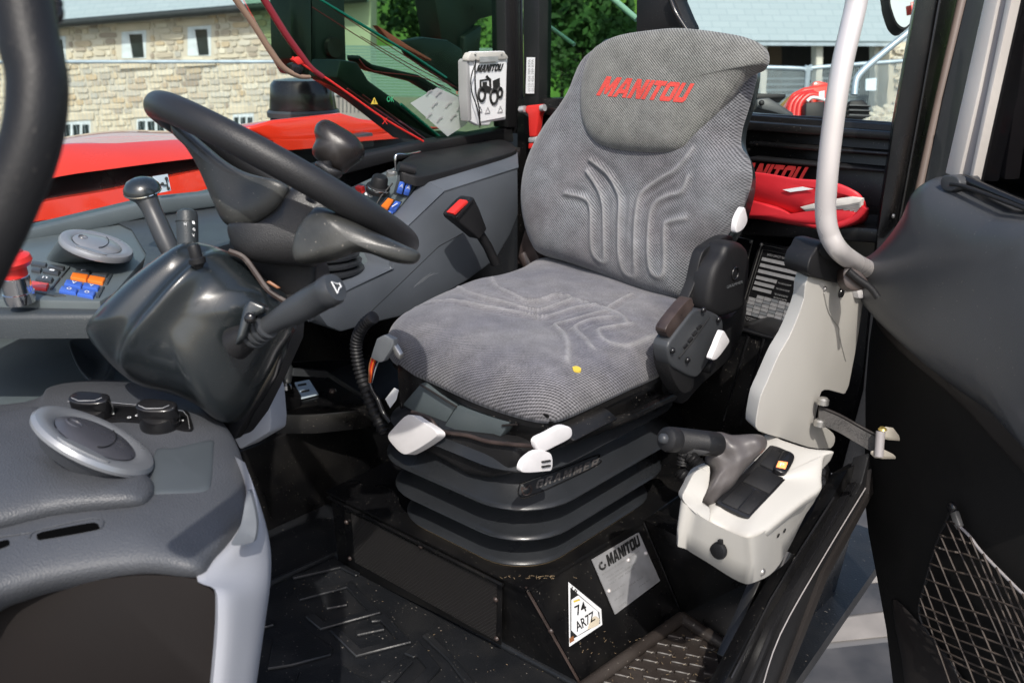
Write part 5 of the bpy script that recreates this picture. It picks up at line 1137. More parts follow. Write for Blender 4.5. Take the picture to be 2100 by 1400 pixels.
# right stalk
A_, B_ = P(548,668,D=1.16), P(688,590,D=1.10); ax = (B_-A_).normalized(); ln = (B_-A_).length
rs_ = lathe('indicator_stalk', A_, ax, [(.012,-.01),(.0125,.01),(.0145,.03),(.0175,.05),(.0185,.075),(.0185,ln-.018),(.0195,ln-.016),(.0195,ln-.004),(.017,ln+.001),(0,ln+.002)], 'boxg', sc_, 28)
hx = ax; hu = (ZU-hx*ZU.dot(hx)).normalized(); hv = hx.cross(hu)
finish('horn_symbol', tube_bm([B_+hx*.0035+hu*a+hv*b for a, b in ((-.002,-.006),(.003,-.006),(.003,-.002),(.008,.006),(-.007,.006),(-.002,-.002),(-.002,-.006))], .0009, 5), 'wprint', rs_, 0)
for k in range(4): lathe('bellows_ring', A_-ax*(.002+k*.0085), ax, [(.010,-.004),(.0165+k*.001,-.002),(.0165+k*.001,.002),(.010,.004)], 'boxg', sc_, 22)
lathe('stalk_base', A_-ax*.03, ax, [(.022,-.03),(.019,-.014),(.015,-.004),(.012,.0)], 'blackm', sc_, 22)
prism('side_bracket', L([(498,630),(510,612),(545,628),(540,640),(515,650),(500,690),(480,710)], D=1.14), FW*.02, 'shroud', sc_, .004, 3)
bolt('bracket_screw', P(512,652,D=1.13), -FW, .007, 'blackg', sc_, 14)
prism('amber_clip', L([(545,578),(552,575),(575,590),(568,592)], D=1.2), FW*.004, 'amber', sc_, .001)
# ================================================================== STEERING WHEEL
wh = None
r1 = (P(337,225,D=1)-CP); r2 = (P(836,503,D=1)-CP); n0 = r1.cross(r2).normalized(); n0 = n0 if n0.z > 0 else -n0
WC = P(588,366,D=1.30); dd = (WC-CP).normalized(); al = R_(3.6); wn = (n0*math.cos(al)+dd*math.sin(al)).normalized()
wh = thing('steering_wheel', WC, 'black thick rimmed steering wheel with deep dished spokes seen almost edge on', 'steering wheel')
e1 = (r2.normalized()-r1.normalized()); e1 = (e1-wn*e1.dot(wn)).normalized(); e2 = wn.cross(e1); WR = .1885
finish('rim', tube_bm([WC+(e1*math.cos(t)+e2*math.sin(t))*WR for t in [i/96*2*math.pi for i in range(96)]], .0188, 20, True), 'wheel', wh, 60)
spl_ = [(352,250),(385,268),(425,300),(462,330),(497,350),(535,362),(575,372),(590,382),(588,398),(572,425),(545,448),(510,464),(480,467),(458,455),(440,420),(425,385),(405,340),(380,300),(355,275)]
patch('spoke', smoothc([P(x,y,D=1.22+(600-x)*.0002) for x,y in spl_], 3, True), -FW, .022, 'wheelw', wh, 3, 2, 22, 110, disp=lambda q, r: -.012*math.exp(-((q-P(490,372,D=1.22)).length/.03)**2), skirt=.03, smoothn=0)
spr = [(640,432),(650,425),(672,428),(700,440),(745,465),(790,485),(835,505),(862,520),(855,538),(835,541),(800,535),(760,520),(730,517),(705,525),(680,533),(640,540),(605,535),(600,505),(612,465)]
patch('spoke', smoothc([P(x,y,D=1.17) for x,y in spr], 3, True), -FW, .024, 'wheelw', wh, 3, 2, 22, 110, disp=lambda q, r: .010*(1-r)*math.exp(-((q-P(680,450,D=1.17)).length/.03)**2), skirt=.03, smoothn=0)
hub = smoothc(L([(470,460),(520,462),(570,430),(600,385),(640,370),(690,395),(700,440),(650,540),(600,545),(540,540),(500,530),(475,500)], D=1.24), 4, True)
patch('hub', hub, -FW, .03, 'wheel', wh, 3, 2, 20, 90, skirt=.06, smoothn=0)
prism('hub_trim', smoothc(L([(622,392),(632,388),(645,400),(640,404),(628,400)], D=1.2), 3, True), FW*.005, 'wheelw', wh, .001)
# ================================================================== GRAB HANDLE near the camera
gh = thing('grab_handle', P(20,440,D=.55), 'thick black grab handle curving up the left edge close to the camera', 'handle')
tube('bar', smoothc([P(x,y,D=.55) for x,y in [(20,-120),(42,-20),(62,93),(75,150),(76,205),(68,270),(48,340),(22,400),(-5,460),(-45,540),(-90,640)]], 8), .0172, 'blackm', gh, 28)
tube('cable_clip', smoothc(L([(98,-10),(112,0),(119,8),(114,14),(120,22),(117,38),(100,46)], D=.6), 4), .0035, 'blackg', gh, 8)
# ================================================================== SWITCH PANEL (left, upper)
swp = thing('switch_console', (-1.7,.6,.75), 'slate switch console with round silver vent, coloured rocker switches and red stop button', 'console')
DZ = .79
dk = L([(-150,612),(0,613),(205,617),(235,600),(262,568),(300,525),(340,480),(360,440),(330,425),(240,445),(120,470),(50,492),(-150,560)], Z=DZ)
prism('deck', dk, -ZU*.03, 'dashs', swp, .004, 2)
prism('deck_lip', L([(-150,616),(0,617),(207,620),(238,603),(266,570),(300,530),(296,560),(262,600),(236,632),(200,644),(0,645),(-150,645)], Z=DZ-.012), -ZU*.035, 'dashd', swp, .008, 3)
prism('dark_well', L([(205,440),(300,415),(440,405),(480,440),(470,500),(400,520),(330,560),(280,600),(300,520),(270,470)], Z=DZ+.004), -ZU*.004, 'dashd', swp, 0)
prism('panel_behind', L([(300,425),(440,402),(560,372),(640,380),(660,560),(560,640),(300,640)], X=-1.76), Vector((-.02,0,0)), 'dashd', swp, .004)
vc = P(198,505,Z=DZ+.04); vd_ = (vc-CP).normalized(); vn = (-vd_*.34+(lambda q_: (q_-vd_*q_.dot(vd_)).normalized())(RT*.24+UP*.97)*.94).normalized()
vu = (P(265,530,D=1)-P(133,490,D=1)); 
def barrel(name, c0, n0, r0, c1, n1, r1, m, par):
    bm = bmesh.new(); R2 = []
    for t in [0,.1,.3,.6,.85,1]:
        n = n0.lerp(n1, t).normalized(); c = c0.lerp(c1, t); r_ = r0+(r1-r0)*t**1.5; u = (RT-n*RT.dot(n)).normalized(); v = n.cross(u)
        R2.append([bm.verts.new(c+u*r_*math.cos(a*math.pi/24)+v*r_*math.sin(a*math.pi/24)) for a in range(48)])
    for A, B in zip(R2, R2[1:]):
        for k in range(48): bm.faces.new((A[k], A[(k+1) % 48], B[(k+1) % 48], B[k]))
    return finish(name, bm, m, par, 50)
barrel('air_vent', vc, vn, .053, P(184,521,Z=DZ), ZU.copy(), .066, 'dashs', swp)
def vent_face(c, n, r, par, a0=0):
    f = lathe('vent_ring', c, n, [(r,-.004),(r*1.01,.0),(r*.97,.005),(r*.85,.007),(r*.70,.005),(r*.66,.003)], 'vent', par, 56)
    u = (RT-n*RT.dot(n)).normalized(); v = n.cross(u)
    lathe('vent_dial', c, n, [(r*.66,.0045),(r*.6,.007),(r*.3,.009),(0,.0095)], 'ventd' if a0 else 'vent', par, 48)
    e = u*math.cos(a0+.2)+v*math.sin(a0+.2); g2 = n.cross(e)
    fc = c+n*.006-g2*r*.80
    prism('thumb_ridge', smoothc([fc+e*r*.42*math.cos(t)+g2*r*.10*math.sin(t)-n*.002 for t in [i*.785 for i in range(8)]], 3, True), n*.004, 'vent', par, .002, 2)
    lathe('vent_hole', c-e*r*.40+n*.0062, n, [(r*.14,.002),(r*.12,.0035),(r*.10,.001),(0,.001)], 'ventd', par, 20)
    tube('dial_seam', [c+n*.0093+e*r*(.05+.5*math.cos(t)*.45)+g2*r*.55*math.sin(t) for t in [-1.2+i*.3 for i in range(9)]], .0007, 'bprint', par, 5)
vent_face(vc, vn, .054, swp)
def rocker(pts, m, sym=None, z=DZ, h=.0045):
    q_ = L(pts, Z=z+h); r = prism('rocker_switch', q_, -ZU*(h+.004), m, swp, .0018, 3)
    if sym:
        o = q_[3].lerp(q_[0], .3).lerp(q_[2].lerp(q_[1], .3), .4); text('symbol', sym, o+ZU*.0006, (q_[2]-q_[3])*.3, (q_[0]-q_[3])*.45, 'wprint', r)
def q6(a): return [(x/6.364, 460+y/6.364) for x, y in a]
for pts, m, s in (([(420,470),(615,495),(590,540),(395,510)],'boxg',None),([(650,515),(850,540),(820,580),(620,550)],'boxg',None),([(420,545),(550,560),(520,610),(400,590)],'boxg',None),([(585,560),(790,595),(755,645),(550,605)],'boxg','-'),
    ([(490,655),(700,690),(665,740),(455,710)],'boxg','n'),([(410,730),(640,765),(600,840),(400,810)],'redpl',None),
    ([(1000,570),(1190,595),(1160,640),(970,610)],'boxg','F'),([(1215,605),(1415,625),(1385,670),(1190,645)],'boxg',None),
    ([(945,620),(1155,650),(1120,720),(915,685)],'orange',None),([(1170,655),(1375,690),(1335,760),(1135,720)],'orange',None),
    ([(865,710),(1080,755),(1050,815),(830,775)],'blue','v'),([(1095,755),(1305,790),(1270,845),(1070,810)],'blue','v'),
    ([(800,795),(1015,835),(985,890),(765,860)],'blue','o'),([(1040,835),(1250,870),(1210,940),(1000,900)],'blue','o')):
    rocker(q6(pts), m, s)
for pts in ([(880,570),(915,545),(800,680),(770,680)], [(750,700),(790,690),(680,830),(650,830)], [(1430,650),(1470,640),(1400,770),(1370,770)], [(1330,810),(1365,800),(1290,940),(1250,935)], [(400,860),(700,880),(860,915),(700,920)]):
    prism('guide_rail', L(q6(pts), Z=DZ+.003), -ZU*.004, 'dashd', swp, .0008)
ec = P(36,592,Z=DZ+.02)
es = lathe('emergency_stop', ec, (.05,-.1,1), [(.0,.052),(.016,.052),(.026,.047),(.028,.040),(.025,.034),(.018,.032),(.018,.018),(.016,.018)], 'redpl', swp, 32)
lathe('chrome_collar', ec, (.05,-.1,1), [(.017,.020),(.019,.018),(.019,-.004),(.0205,-.005),(.0205,-.012),(.019,-.020)], 'chrome', es, 32)
finish('arrow_mark', tube_bm([ec+ZU*.0525+Vector((.014*math.cos(t), .014*math.sin(t), .0)) for t in [i*.4 for i in range(9)]], .001, 5), 'redd', es, 0)
gk = thing('gear_lever', P(330,500,D=1.5), 'oval black gear knob on a short stem in front of the shift pattern sticker', 'gear knob')
gc = P(291,388,D=1.5); gn = (ZU*.9-FW*.25+RT*-.05).normalized()
lathe('knob_top', gc, gn, [(0,.018),(.012,.0175),(.022,.013),(.0285,.004),(.0295,-.002),(.027,-.006)], 'shroud', gk, 32, sx=1.0)
lathe('knob_seam', gc, gn, [(.0293,-.0055),(.0300,-.004),(.0295,-.0025)], 'chrome', gk, 32)
tube('neck', smoothc([gc-gn*.004, P(303,412,D=1.5), P(318,445,D=1.5), P(338,490,D=1.5), P(352,520,D=1.5)], 4), [.026,.018,.015,.016,.016,.014], 'boxg', gk, 16)
# ================================================================== LOWER DASH, near left
dh_ = thing('dashboard', P(200,1100,D=1.0), 'large grained charcoal dashboard end with oval silver vent, knobs and slots near the camera', 'dashboard')
prism('flat_top', L([(-250,640),(0,650),(205,652),(262,700),(330,780),(460,870),(470,960),(-250,1050)], Z=.605), -ZU*.03, 'dashs', dh_, .01, 3)
dn = (ZU*.86-AH*.5+RT*.12).normalized()
dko = [(-260,892,.62),(60,836,.62),(112,803,.62),(200,789,.62),(290,794,.62),(363,811,.62),(430,842,.62),(478,898,.615),(500,955,.61),(507,1020,.605),(496,1072,.60),(470,1115,.598),(440,1150,.597),(405,1182,.597),(300,1175,.60),(200,1184,.60),(100,1201,.60),(0,1229,.60),(-260,1310,.60)]
dko3 = [P(x,y,Z=z) for x,y,z in dko]
main = patch('moulding', dko3, dn, .038, 'dash', dh_, 6, 2.4, 50, 220, skirt=.03, dens=1.5, smoothn=5)
mb = bvh_of(main); mp_ = onto(mb, .0); 
pp = [(v.x, v.y) for v in smoothc([Vector((a,b,0)) for a,b in [(-120,885),(40,850),(90,845),(170,880),(240,925),(300,975),(318,1000),(308,1024),(282,1038),(200,1046),(100,1058),(-120,1092)]], 3, True)]
patch('vent_pod', [mp_(P(x,y,D=1.0)) for x,y in pp], dn, .030, 'dash', dh_, 5, 2.2, 24, 120, skirt=.01, smoothn=0)
patch('smooth_recess', smoothc([mp_(P(x,y,D=1.0)) for x,y in [(318,925),(360,918),(432,902),(438,920),(434,985),(418,1008),(340,1012),(312,1005)]], 4, True), dn, .0025, 'recess', dh_, 10, 2, 8, 60, skirt=.004, smoothn=0)
def onm(pts, off=0): return [onto(mb, off)(P(x,y,D=1.0)) for x,y in pts]
prism('knob_panel', smoothc(onm([(165,838),(180,829),(250,832),(330,840),(380,846),(389,858),(391,887),(320,874),(250,867),(190,868)], .004), 4, True), -dn*.01, 'blackg', dh_, .001)
tube('panel_outline', onm([(140,829),(200,828),(300,838),(375,848),(385,860),(389,885)], .0045), .0004, 'plate', dh_, 5)
def hknob(x, y, nm, lab):
    c = onm([(x,y)], .0)[0]; n = (dn+ZU*.3).normalized(); u = (RT-n*RT.dot(n)).normalized(); v = n.cross(u)
    k = lathe('rotary_knob', c+n*.002, n, [(.026,0),(.026,.008),(.023,.018),(.021,.023),(0,.024)], 'blackg', dh_, 28)
    prism('grip_bar', smoothc([c+n*.040+u*a*1.2+v*b*1.25 for a, b in ((-.021,-.005),(-.010,-.010),(.012,-.009),(.021,-.002),(.018,.007),(-.010,.009),(-.020,.004))], 3, True), -n*.022, 'blackg', k, .003, 3)
    tube('knob_outline', [c+n*.0405+u*a*1.2+v*b*1.2 for a, b in ((-.018,-.003),(-.009,-.007),(.008,-.005),(.014,.0))], .0004, 'plate', k, 5)
hknob(195,856,'a',''); hknob(330,872,'b','')
for (x, y, s, w_) in ((231,858,'2',7),(372,872,'4',7),(262,866,'o',12),(278,862,'c',8)): 
    o = onm([(x,y)], .006)[0]; text('symbol', s, o, RT*w_*.00045, (dn.cross(RT)*-1 if dn.cross(RT).z < 0 else dn.cross(RT))*.003, 'wprint', dh_)
ls0 = mp_(P(205,925,D=1)); lvc = P(193,904,D=(ls0-CP).dot(FW)*.945); vr_ = .0625*(lvc-CP).dot(FW)/.93; vd_ = (lvc-CP).normalized(); ln_ = (-vd_*.33+(lambda q_: (q_-vd_*q_.dot(vd_)).normalized())(RT*.50+UP*.86)*.94).normalized()
barrel('vent_barrel', lvc, ln_, vr_*.96, lvc-ln_*.030+FW*.035, ln_, vr_*.95, 'dash', dh_)
vent_face(lvc, ln_, vr_, dh_, a0=.01)
for pts in ([(76,1102),(86,1092),(180,1074),(198,1074),(203,1081),(196,1087),(96,1105),(80,1107)], [(-60,1138),(-50,1125),(0,1111),(16,1108),(19,1114),(12,1121),(-50,1142)]):
    prism('slot', smoothc(onm(pts, .0012), 3, True), -dn*.004, 'void', dh_, 0)
tube('slot_edge', smoothc(onm([(60,1104),(76,1088),(170,1066),(200,1063),(212,1072),(206,1084)], .0006), 4), .0012, 'dash', dh_, 6)
tube('slot_edge', smoothc(onm([(-100,1128),(-20,1105),(60,1092),(76,1088)], .0006), 4), .0012, 'dash', dh_, 6)
tube('moulding_edge', smoothc(onm([(-60,1066),(60,1055),(180,1043),(270,1030),(300,1018)], .002), 4), .0016, 'dash', dh_, 6)
tx = [(498,945),(515,985),(532,1030),(549,1085),(556,1140),(554,1200),(546,1260),(536,1330),(522,1430),(434,1430),(444,1300),(447,1232),(440,1208),(424,1192),(405,1184),(440,1152),(468,1117),(494,1072),(505,1015)]
tD = [1.14,1.13,1.12,1.11,1.10,1.08,1.07,1.06,1.05,.99,.98,.975,.975,.975,.975,1.0,1.04,1.07,1.10]
def ribbon(name, Lp, Rp, bulge, nrm, depth, m, par, k=10):
    a, b = smoothc(Lp, 4), smoothc(Rp, 4); bm = bmesh.new(); G = []
    for p_, q_ in zip(a, b):
        row = [bm.verts.new(p_-nrm*depth)]
        for i in range(k+1):
            t = i/k; row.append(bm.verts.new(p_.lerp(q_, t)+nrm*bulge*(1-abs(2*t-1)**3.5)))
        row.append(bm.verts.new(q_-nrm*depth)); G.append(row)
    for A, B in zip(G, G[1:]):
        for i in range(len(A)-1): bm.faces.new((A[i], A[i+1], B[i+1], B[i]))
    return finish(name, bm, m, par, 60)
rp_ = [(499,946,1.14),(516,985,1.13),(532,1030,1.12),(548,1085,1.11),(556,1140,1.10),(554,1200,1.08),(546,1260,1.07),(536,1330,1.06),(522,1430,1.05)]
lp_ = [(497,948,1.15),(505,1000,1.14),(500,1055,1.10),(476,1108,1.05),(405,1183,.985),(441,1208,.975),(447,1250,.97),(444,1320,.97),(434,1430,.97)]
ribbon('pale_trim', [P(x,y,D=d) for x,y,d in lp_], [P(x,y,D=d) for x,y,d in rp_], .014, (-FW+RT*.5).normalized(), .06, 'lilac', dh_)
prism('trim_insert', smoothc([P(x,y,D=d) for x,y,d in [(508,1005,1.065),(520,1035,1.06),(526,1075,1.05),(522,1105,1.04),(514,1113,1.03),(474,1116,1.0),(494,1075,1.04)]], 4, True), FW*.01, 'midgrey', dh_, .002)
prism('dark_lining', smoothc([P(x,y,D=.985) for x,y in [(-250,1310),(0,1232),(100,1205),(200,1188),(300,1178),(400,1186),(430,1204),(444,1232),(446,1300),(437,1430)]], 3)+[P(-250,1430,D=.985)], FW*.05, 'panelb', dh_, .002)
# duct scoop on the flat top
ds = patch('duct_scoop', L([(142,706),(155,697),(190,691),(215,700),(235,730),(225,770),(200,790),(175,775),(155,745)], Z=.622), (ZU*.7-FW*.5), .018, 'dashd', dh_, 5, 2, 16, 80, disp=lambda q, r: -.03*(1-r**2), skirt=.02)
# ================================================================== PALE HANDBRAKE CONSOLE
hbc = thing('handbrake_console', P(1560,1180,X=-.62), 'pale grey moulded console by the door with switch panel, socket cap and tall rear column', 'console')
col = [(1657,567),(1649,612),(1636,650),(1618,692),(1600,722),(1587,750),(1572,785),(1560,812),(1554,840),(1550,868),(1556,884),(1600,898),(1657,917),(1696,921),(1709,914),(1713,896),(1702,882),(1676,868),(1674,850),(1680,822),(1685,803),(1700,800),(1730,808),(1735,803),(1741,790),(1748,755),(1760,690),(1768,633),(1773,598),(1760,588),(1733,581),(1700,577)]
cv_ = L(col, X=-.60)
prism('column', smoothc(cv_, 2, True), Vector((-.028,.02,0)), 'cream', hbc, .012, 4)
tube('column_edge', smoothc(L([(1690,600),(1700,640),(1720,670),(1722,690),(1735,740)], X=-.5985), 4), .001, 'cream', hbc, 4)
for a in ((1692,592),): bolt('screw', P(*a, X=-.598), XP, .004, 'steel', hbc)
lathe('lock', P(1725,600,X=-.598), XP, [(0,.003),(.008,.003),(.0095,.0)], 'blackg', hbc, 18)
prism('pale_peg', L([(1757,590),(1770,595),(1774,612),(1762,612)], X=-.59), Vector((-.02,0,0)), 'white', hbc, .003)
tray = prism('black_tray', smoothc(L([(1672,515),(1680,500),(1700,497),(1720,505),(1760,520),(1775,545),(1772,572),(1745,585),(1700,577),(1668,568),(1657,555),(1662,530)], X=-.59), 3, True), Vector((-.05,.02,0)), 'blackm', hbc, .008, 3)
prism('tray_well', smoothc(L([(1682,512),(1700,505),(1740,520),(1722,535),(1690,528)], X=-.588), 3, True), Vector((-.004,0,0)), 'bprint', hbc, 0)
lidp = [(1569,893),(1600,903),(1657,921),(1706,926),(1707,932),(1690,938),(1686,960),(1684,985),(1683,1006),(1650,1030),(1610,1062),(1566,1097),(1530,1106),(1490,1093),(1452,1075),(1449,1058),(1454,1034),(1500,975)]
LX_ = -.60
lv = [P(x,y,Z=z) for (x,y),z in zip(lidp, [.508,.508,.508,.508,.505,.505,.495,.480,.470,.462,.452,.442,.440,.440,.448,.456,.462,.485])]
ln2 = (ZU*.80-FW*.45).normalized()
lid = patch('console_lid', lv, ln2, .009, 'cream', hbc, 12, 2, 26, 160, skirt=.03, smoothn=3, dens=1.6)
lb = bvh_of(lid)
def onl(pts, off=0): return [onto(lb, off)(P(x,y,D=1.0)) for x,y in pts]
qa, qb, qc = onl([(1590,940),(1540,1030),(1500,1030)]); pn_ = (qb-qa).cross(qc-qa).normalized(); pn_ = pn_ if pn_.dot(FW) < 0 else -pn_
def onp(pts, off=0): return L(pts, pl=(qa+pn_*(off+.005), pn_))
sw_ = prism('switch_recess', smoothc(onp([(1589,914),(1604,919),(1640,936),(1645,942),(1642,948),(1590,1005),(1543,1054),(1536,1061),(1528,1059),(1500,1046),(1473,1032),(1470,1027),(1476,1018),(1520,974),(1572,920),(1580,913)]), 2, True), -pn_*.006, 'blackg', hbc, .001)
def tile(pts, off=.002): return prism('blank_switch', onp(pts, off), -pn_*.003, 'blackm', sw_, .0008)
for pts in ([(1585,920),(1637,943),(1611,975),(1559,951)], [(1555,955),(1607,979),(1578,1011),(1524,986)], [(1520,990),(1546,1002),(1512,1043),(1480,1028)], [(1549,1003),(1574,1014),(1537,1054),(1514,1044)]): tile(pts)
rk = prism('rocker_switch', smoothc(onp([(1604,926),(1613,922),(1626,928),(1630,938),(1618,962),(1608,969),(1594,964),(1588,955)], .010), 3, True), -pn_*.012, 'blackg', hbc, .003, 3)
prism('lit_lens', onp([(1597,944),(1616,947),(1611,960),(1592,956)], .0115), -pn_*.003, 'led', rk, .0008)
text('symbol', 'P', onp([(1599,955)], .012)[0], onp([(1607,957)], .012)[0]-onp([(1599,955)], .012)[0], onp([(1601,948)], .012)[0]-onp([(1599,955)], .012)[0], 'wprint', rk)
# box below the lid: front face and door side
bf = [P(x,y,Z=z) for x,y,z in [(1455,1060,.435),(1440,1000,.45),(1443,960,.46),(1425,968,.455),(1409,996,.44),(1398,1018,.43),(1390,1095,.365),(1396,1118,.345),(1450,1150,.29),(1524,1195,.235),(1548,1192,.24),(1600,1158,.255),(1608,1140,.27),(1620,1110,.30),(1658,1032,.37),(1682,1008,.44),(1600,1050,.43),(1530,1090,.43)]]
bm = bmesh.new()
def vv(x, y, z): return P(x, y, Z=z)
A1, A2, A3, A4 = P(1398,1016,D=1.38), P(1389,1098,D=1.39), P(1400,1120,D=1.40), P(1532,1198,D=1.40)
top_l = P(1443,958,D=1.44); F1 = P(1452,1062,D=1.345); F2 = P(1531,1098,D=1.335); F3 = P(1534,1100,D=1.335)
S1 = P(1566,1088,D=1.37); S2 = P(1684,1000,D=1.55); S3 = P(1655,1036,D=1.57); S4 = P(1606,1140,D=1.57); S5 = P(1598,1157,D=1.55); S6 = P(1550,1193,D=1.45)
def fc2(*p):
    try: bm.faces.new([bm.verts.new(q) for q in p])
    except ValueError: pass
C5 = P(1500,1040,D=1.5)
front = [A1, F1, F2, A4, A3, A2]; side = [F2, S1, S2, S3, S4, S5, S6, A4]
inner = FW*.09
rt_ = [(1398,1014,1.39),(1425,1046,1.362),(1450,1066,1.345),(1518,1098,1.335),(1550,1100,1.338),(1600,1064,1.42),(1684,1002,1.56),(1650,950,1.64),(1470,955,1.52)]
rm_ = [(1391,1075,1.39),(1415,1092,1.375),(1450,1112,1.365),(1524,1152,1.365),(1556,1148,1.372),(1602,1112,1.48),(1676,1016,1.58),(1650,975,1.66),(1470,985,1.54)]
rb_ = [(1391,1106,1.40),(1410,1127,1.395),(1450,1152,1.39),(1514,1191,1.395),(1548,1193,1.405),(1599,1156,1.53),(1658,1034,1.60),(1645,1000,1.67),(1470,1020,1.56)]
rz_ = [(1398,1108,1.42),(1418,1124,1.42),(1452,1146,1.42),(1514,1184,1.42),(1546,1186,1.43),(1592,1150,1.54),(1650,1034,1.62),(1640,1005,1.68),(1475,1024,1.58)]
bm.free(); bm = bmesh.new(); RR = [[bm.verts.new(v) for v in smoothc([P(x,y,D=d) for x,y,d in q_], 5, True)] for q_ in (rt_, rm_, rb_, rz_)]
for A, B in zip(RR, RR[1:]):
    for k in range(len(A)): bm.faces.new((A[k], A[(k+1) % len(A)], B[(k+1) % len(A)], B[k]))
bm.faces.new(RR[-1]); bmesh.ops.triangulate(bm, faces=[f for f in bm.faces if len(f.verts) > 4])
bbx = finish('lower_box', bm, 'cream', hbc, 60)
prism('gaiter_wall', smoothc([P(x,y,D=d) for x,y,d in [(1399,1022,1.375),(1408,998,1.385),(1424,969,1.40),(1443,958,1.41),(1456,957,1.41),(1453,998,1.40),(1440,1030,1.385),(1456,1042,1.37),(1452,1070,1.35),(1422,1048,1.36)]], 3, True), FW*.03, 'cream', hbc, .008, 3)
bb2 = bvh_of(bbx)
def onb(pts, off=0): return [onto(bb2, off)(P(x,y,D=1.0)) for x,y in pts]
fn = (F1-A1).cross(A3-A1).normalized(); fn = fn if fn.dot(FW) < 0 else -fn
sn = (S2-F2).cross(A4-F2).normalized(); sn = sn if sn.dot(FW) < 0 else -sn
cp_ = lathe('socket_cap', onb([(1475,1126)])[0], fn, [(.0135,-.002),(.0145,.002),(.0135,.006),(.009,.008),(0,.008)], 'blackm', hbc, 28, sx=1.0)
prism('cap_tab', onb([(1472,1102),(1480,1103),(1481,1112),(1472,1111)], .004), -fn*.004, 'blackm', cp_, .001)
for a in ((1595,1097),(1608,1087)): lathe('screw_hole', onb([a])[0]+sn*.001, sn, [(0,.0006),(.0035,.0006),(.004,0)], 'bprint', hbc, 12)
bolt('bolt', onb([(1563,1172)])[0], sn, .0065, 'steel', hbc, 14)
for y in (945,966,986): 
    lathe('rubber_button', P(1681,y,D=1.53), (XP*.6-FW).normalized(), [(0,.010),(.004,.010),(.005,.006),(.009,.005),(.010,0),(.010,-.02)], 'blackm', hbc, 18)
prism('button_shadow_plate', L([(1668,935),(1688,930),(1690,1000),(1678,1002),(1666,985)], D=1.545), FW*.01, 'blackg', hbc, .002)
# handbrake with leather gaiter
hb_ = thing('parking_brake', P(1500,1010,D=1.42), 'black ribbed parking brake grip with wrinkled brown leather gaiter rising from the pale console', 'parking brake')
g0, g1 = P(1368,900,D=1.33), P(1464,910,D=1.40); gx = (g1-g0).normalized(); gl = (g1-g0).length
prg = [(0,-.006),(.011,-.006),(.017,-.002),(.0185,.004),(.0185,.016)]
for k in range(22): prg += [(.0178,.018+k*.0028),(.0188,.0194+k*.0028)]
prg += [(.0188,gl),(.018,gl+.006),(0,gl+.006)]
lathe('ribbed_grip', g0, gx, prg, 'blackm', hb_, 28)
lathe('end_button', g0-gx*.006, -gx, [(.008,-.002),(.0075,.005),(.005,.008),(0,.009)], 'boxg', hb_, 20)
prism('finger_grip', smoothc(L([(1392,915),(1410,918),(1455,925),(1452,930),(1435,934),(1425,928),(1412,932),(1402,926),(1390,928)], D=1.345), 3, True), FW*.02, 'blackm', hb_, .004, 3)
gai = smoothc(L([(1462,888),(1478,886),(1500,892),(1540,890),(1562,893),(1572,905),(1568,922),(1545,945),(1520,972),(1500,1000),(1478,1018),(1458,1040),(1442,1036),(1432,1028),(1444,1000),(1456,980),(1460,965),(1452,950),(1448,935),(1460,912)], D=1.42), 3, True)
def wr(q, r): d = q-gai[0]; a = d.dot(RT); b = d.dot(UP); return (.0026*math.sin((a*.9+b*.22)*170+1.6*math.sin(b*38))+.0007*math.sin((a*.3-b*.9)*260))*(1-r**4)
patch('leather_gaiter', gai, (-FW+ZU*.3), .032, 'leather', hb_, 3, 2, 50, 160, disp=wr, skirt=.03, smoothn=0)
# ================================================================== HANDRAIL
hr = thing('handrail', P(1690,480,X=-.56), 'satin silver grab rail sweeping down inside the doorway and bending towards the door', 'handrail')
tube('rail', smoothc([P(x,y,X=X) for x,y,X in [(1768,-90,-.58),(1757,0,-.58),(1744,60,-.58),(1730,120,-.58),(1716,200,-.58),(1704,290,-.58),(1696,370,-.58),(1693,430,-.58),(1699,475,-.575),(1719,512,-.565),(1751,537,-.575),(1795,560,-.60),(1850,590,-.63)]], 10), .0158, 'silver', hr, 24)
# ================================================================== DOOR
DA, DB = Vector((-.60,1.70,0)), Vector((-.27,1.49,0)); DNn = Vector((-(DB-DA).y, (DB-DA).x, 0)).normalized(); DNn = DNn if DNn.dot(AH) < 0 else -DNn
DPL = (DA, DNn)
def dp_(pts, off=0): return L(pts, pl=(DA+DNn*off, DNn))
dr = thing('cab_door', P(1900,1100,pl=DPL), 'open cab door with moulded charcoal trim, pale window frame and dark glass', 'door')
prism('lining', dp_([(1795,600),(1780,700),(1772,800),(1772,900),(1768,1000),(1778,1090),(1795,1180),(1815,1290),(1832,1430),(2260,1430),(2260,420),(1930,420),(1850,560)]), -DNn*.03, 'doord', dr, .006, 2)
patch('armrest_trim', smoothc(dp_([(1925,368),(1945,360),(1965,366),(2010,385),(2100,428),(2280,500),(2280,1010),(2100,868),(2020,812),(1950,762),(1885,706),(1835,660),(1800,620),(1780,585),(1777,555),(1790,532),(1825,508),(1860,470),(1890,425),(1907,385)], .012), 3, True), DNn, .075, 'door', dr, 5, 2.3, 40, 200, skirt=.03, smoothn=0, center=dp_([(2020,600)], .012)[0], disp=lambda q, r: .0)
patch('lower_band', smoothc(dp_([(1800,626),(1835,664),(1885,710),(1950,766),(2020,815),(2100,872),(2290,1020),(2290,1120),(2160,1020),(2080,940),(2000,850),(1900,760),(1830,700),(1798,660)], .004), 3, True), DNn, .016, 'doorb', dr, 3, 2, 16, 140, skirt=.01, smoothn=0)
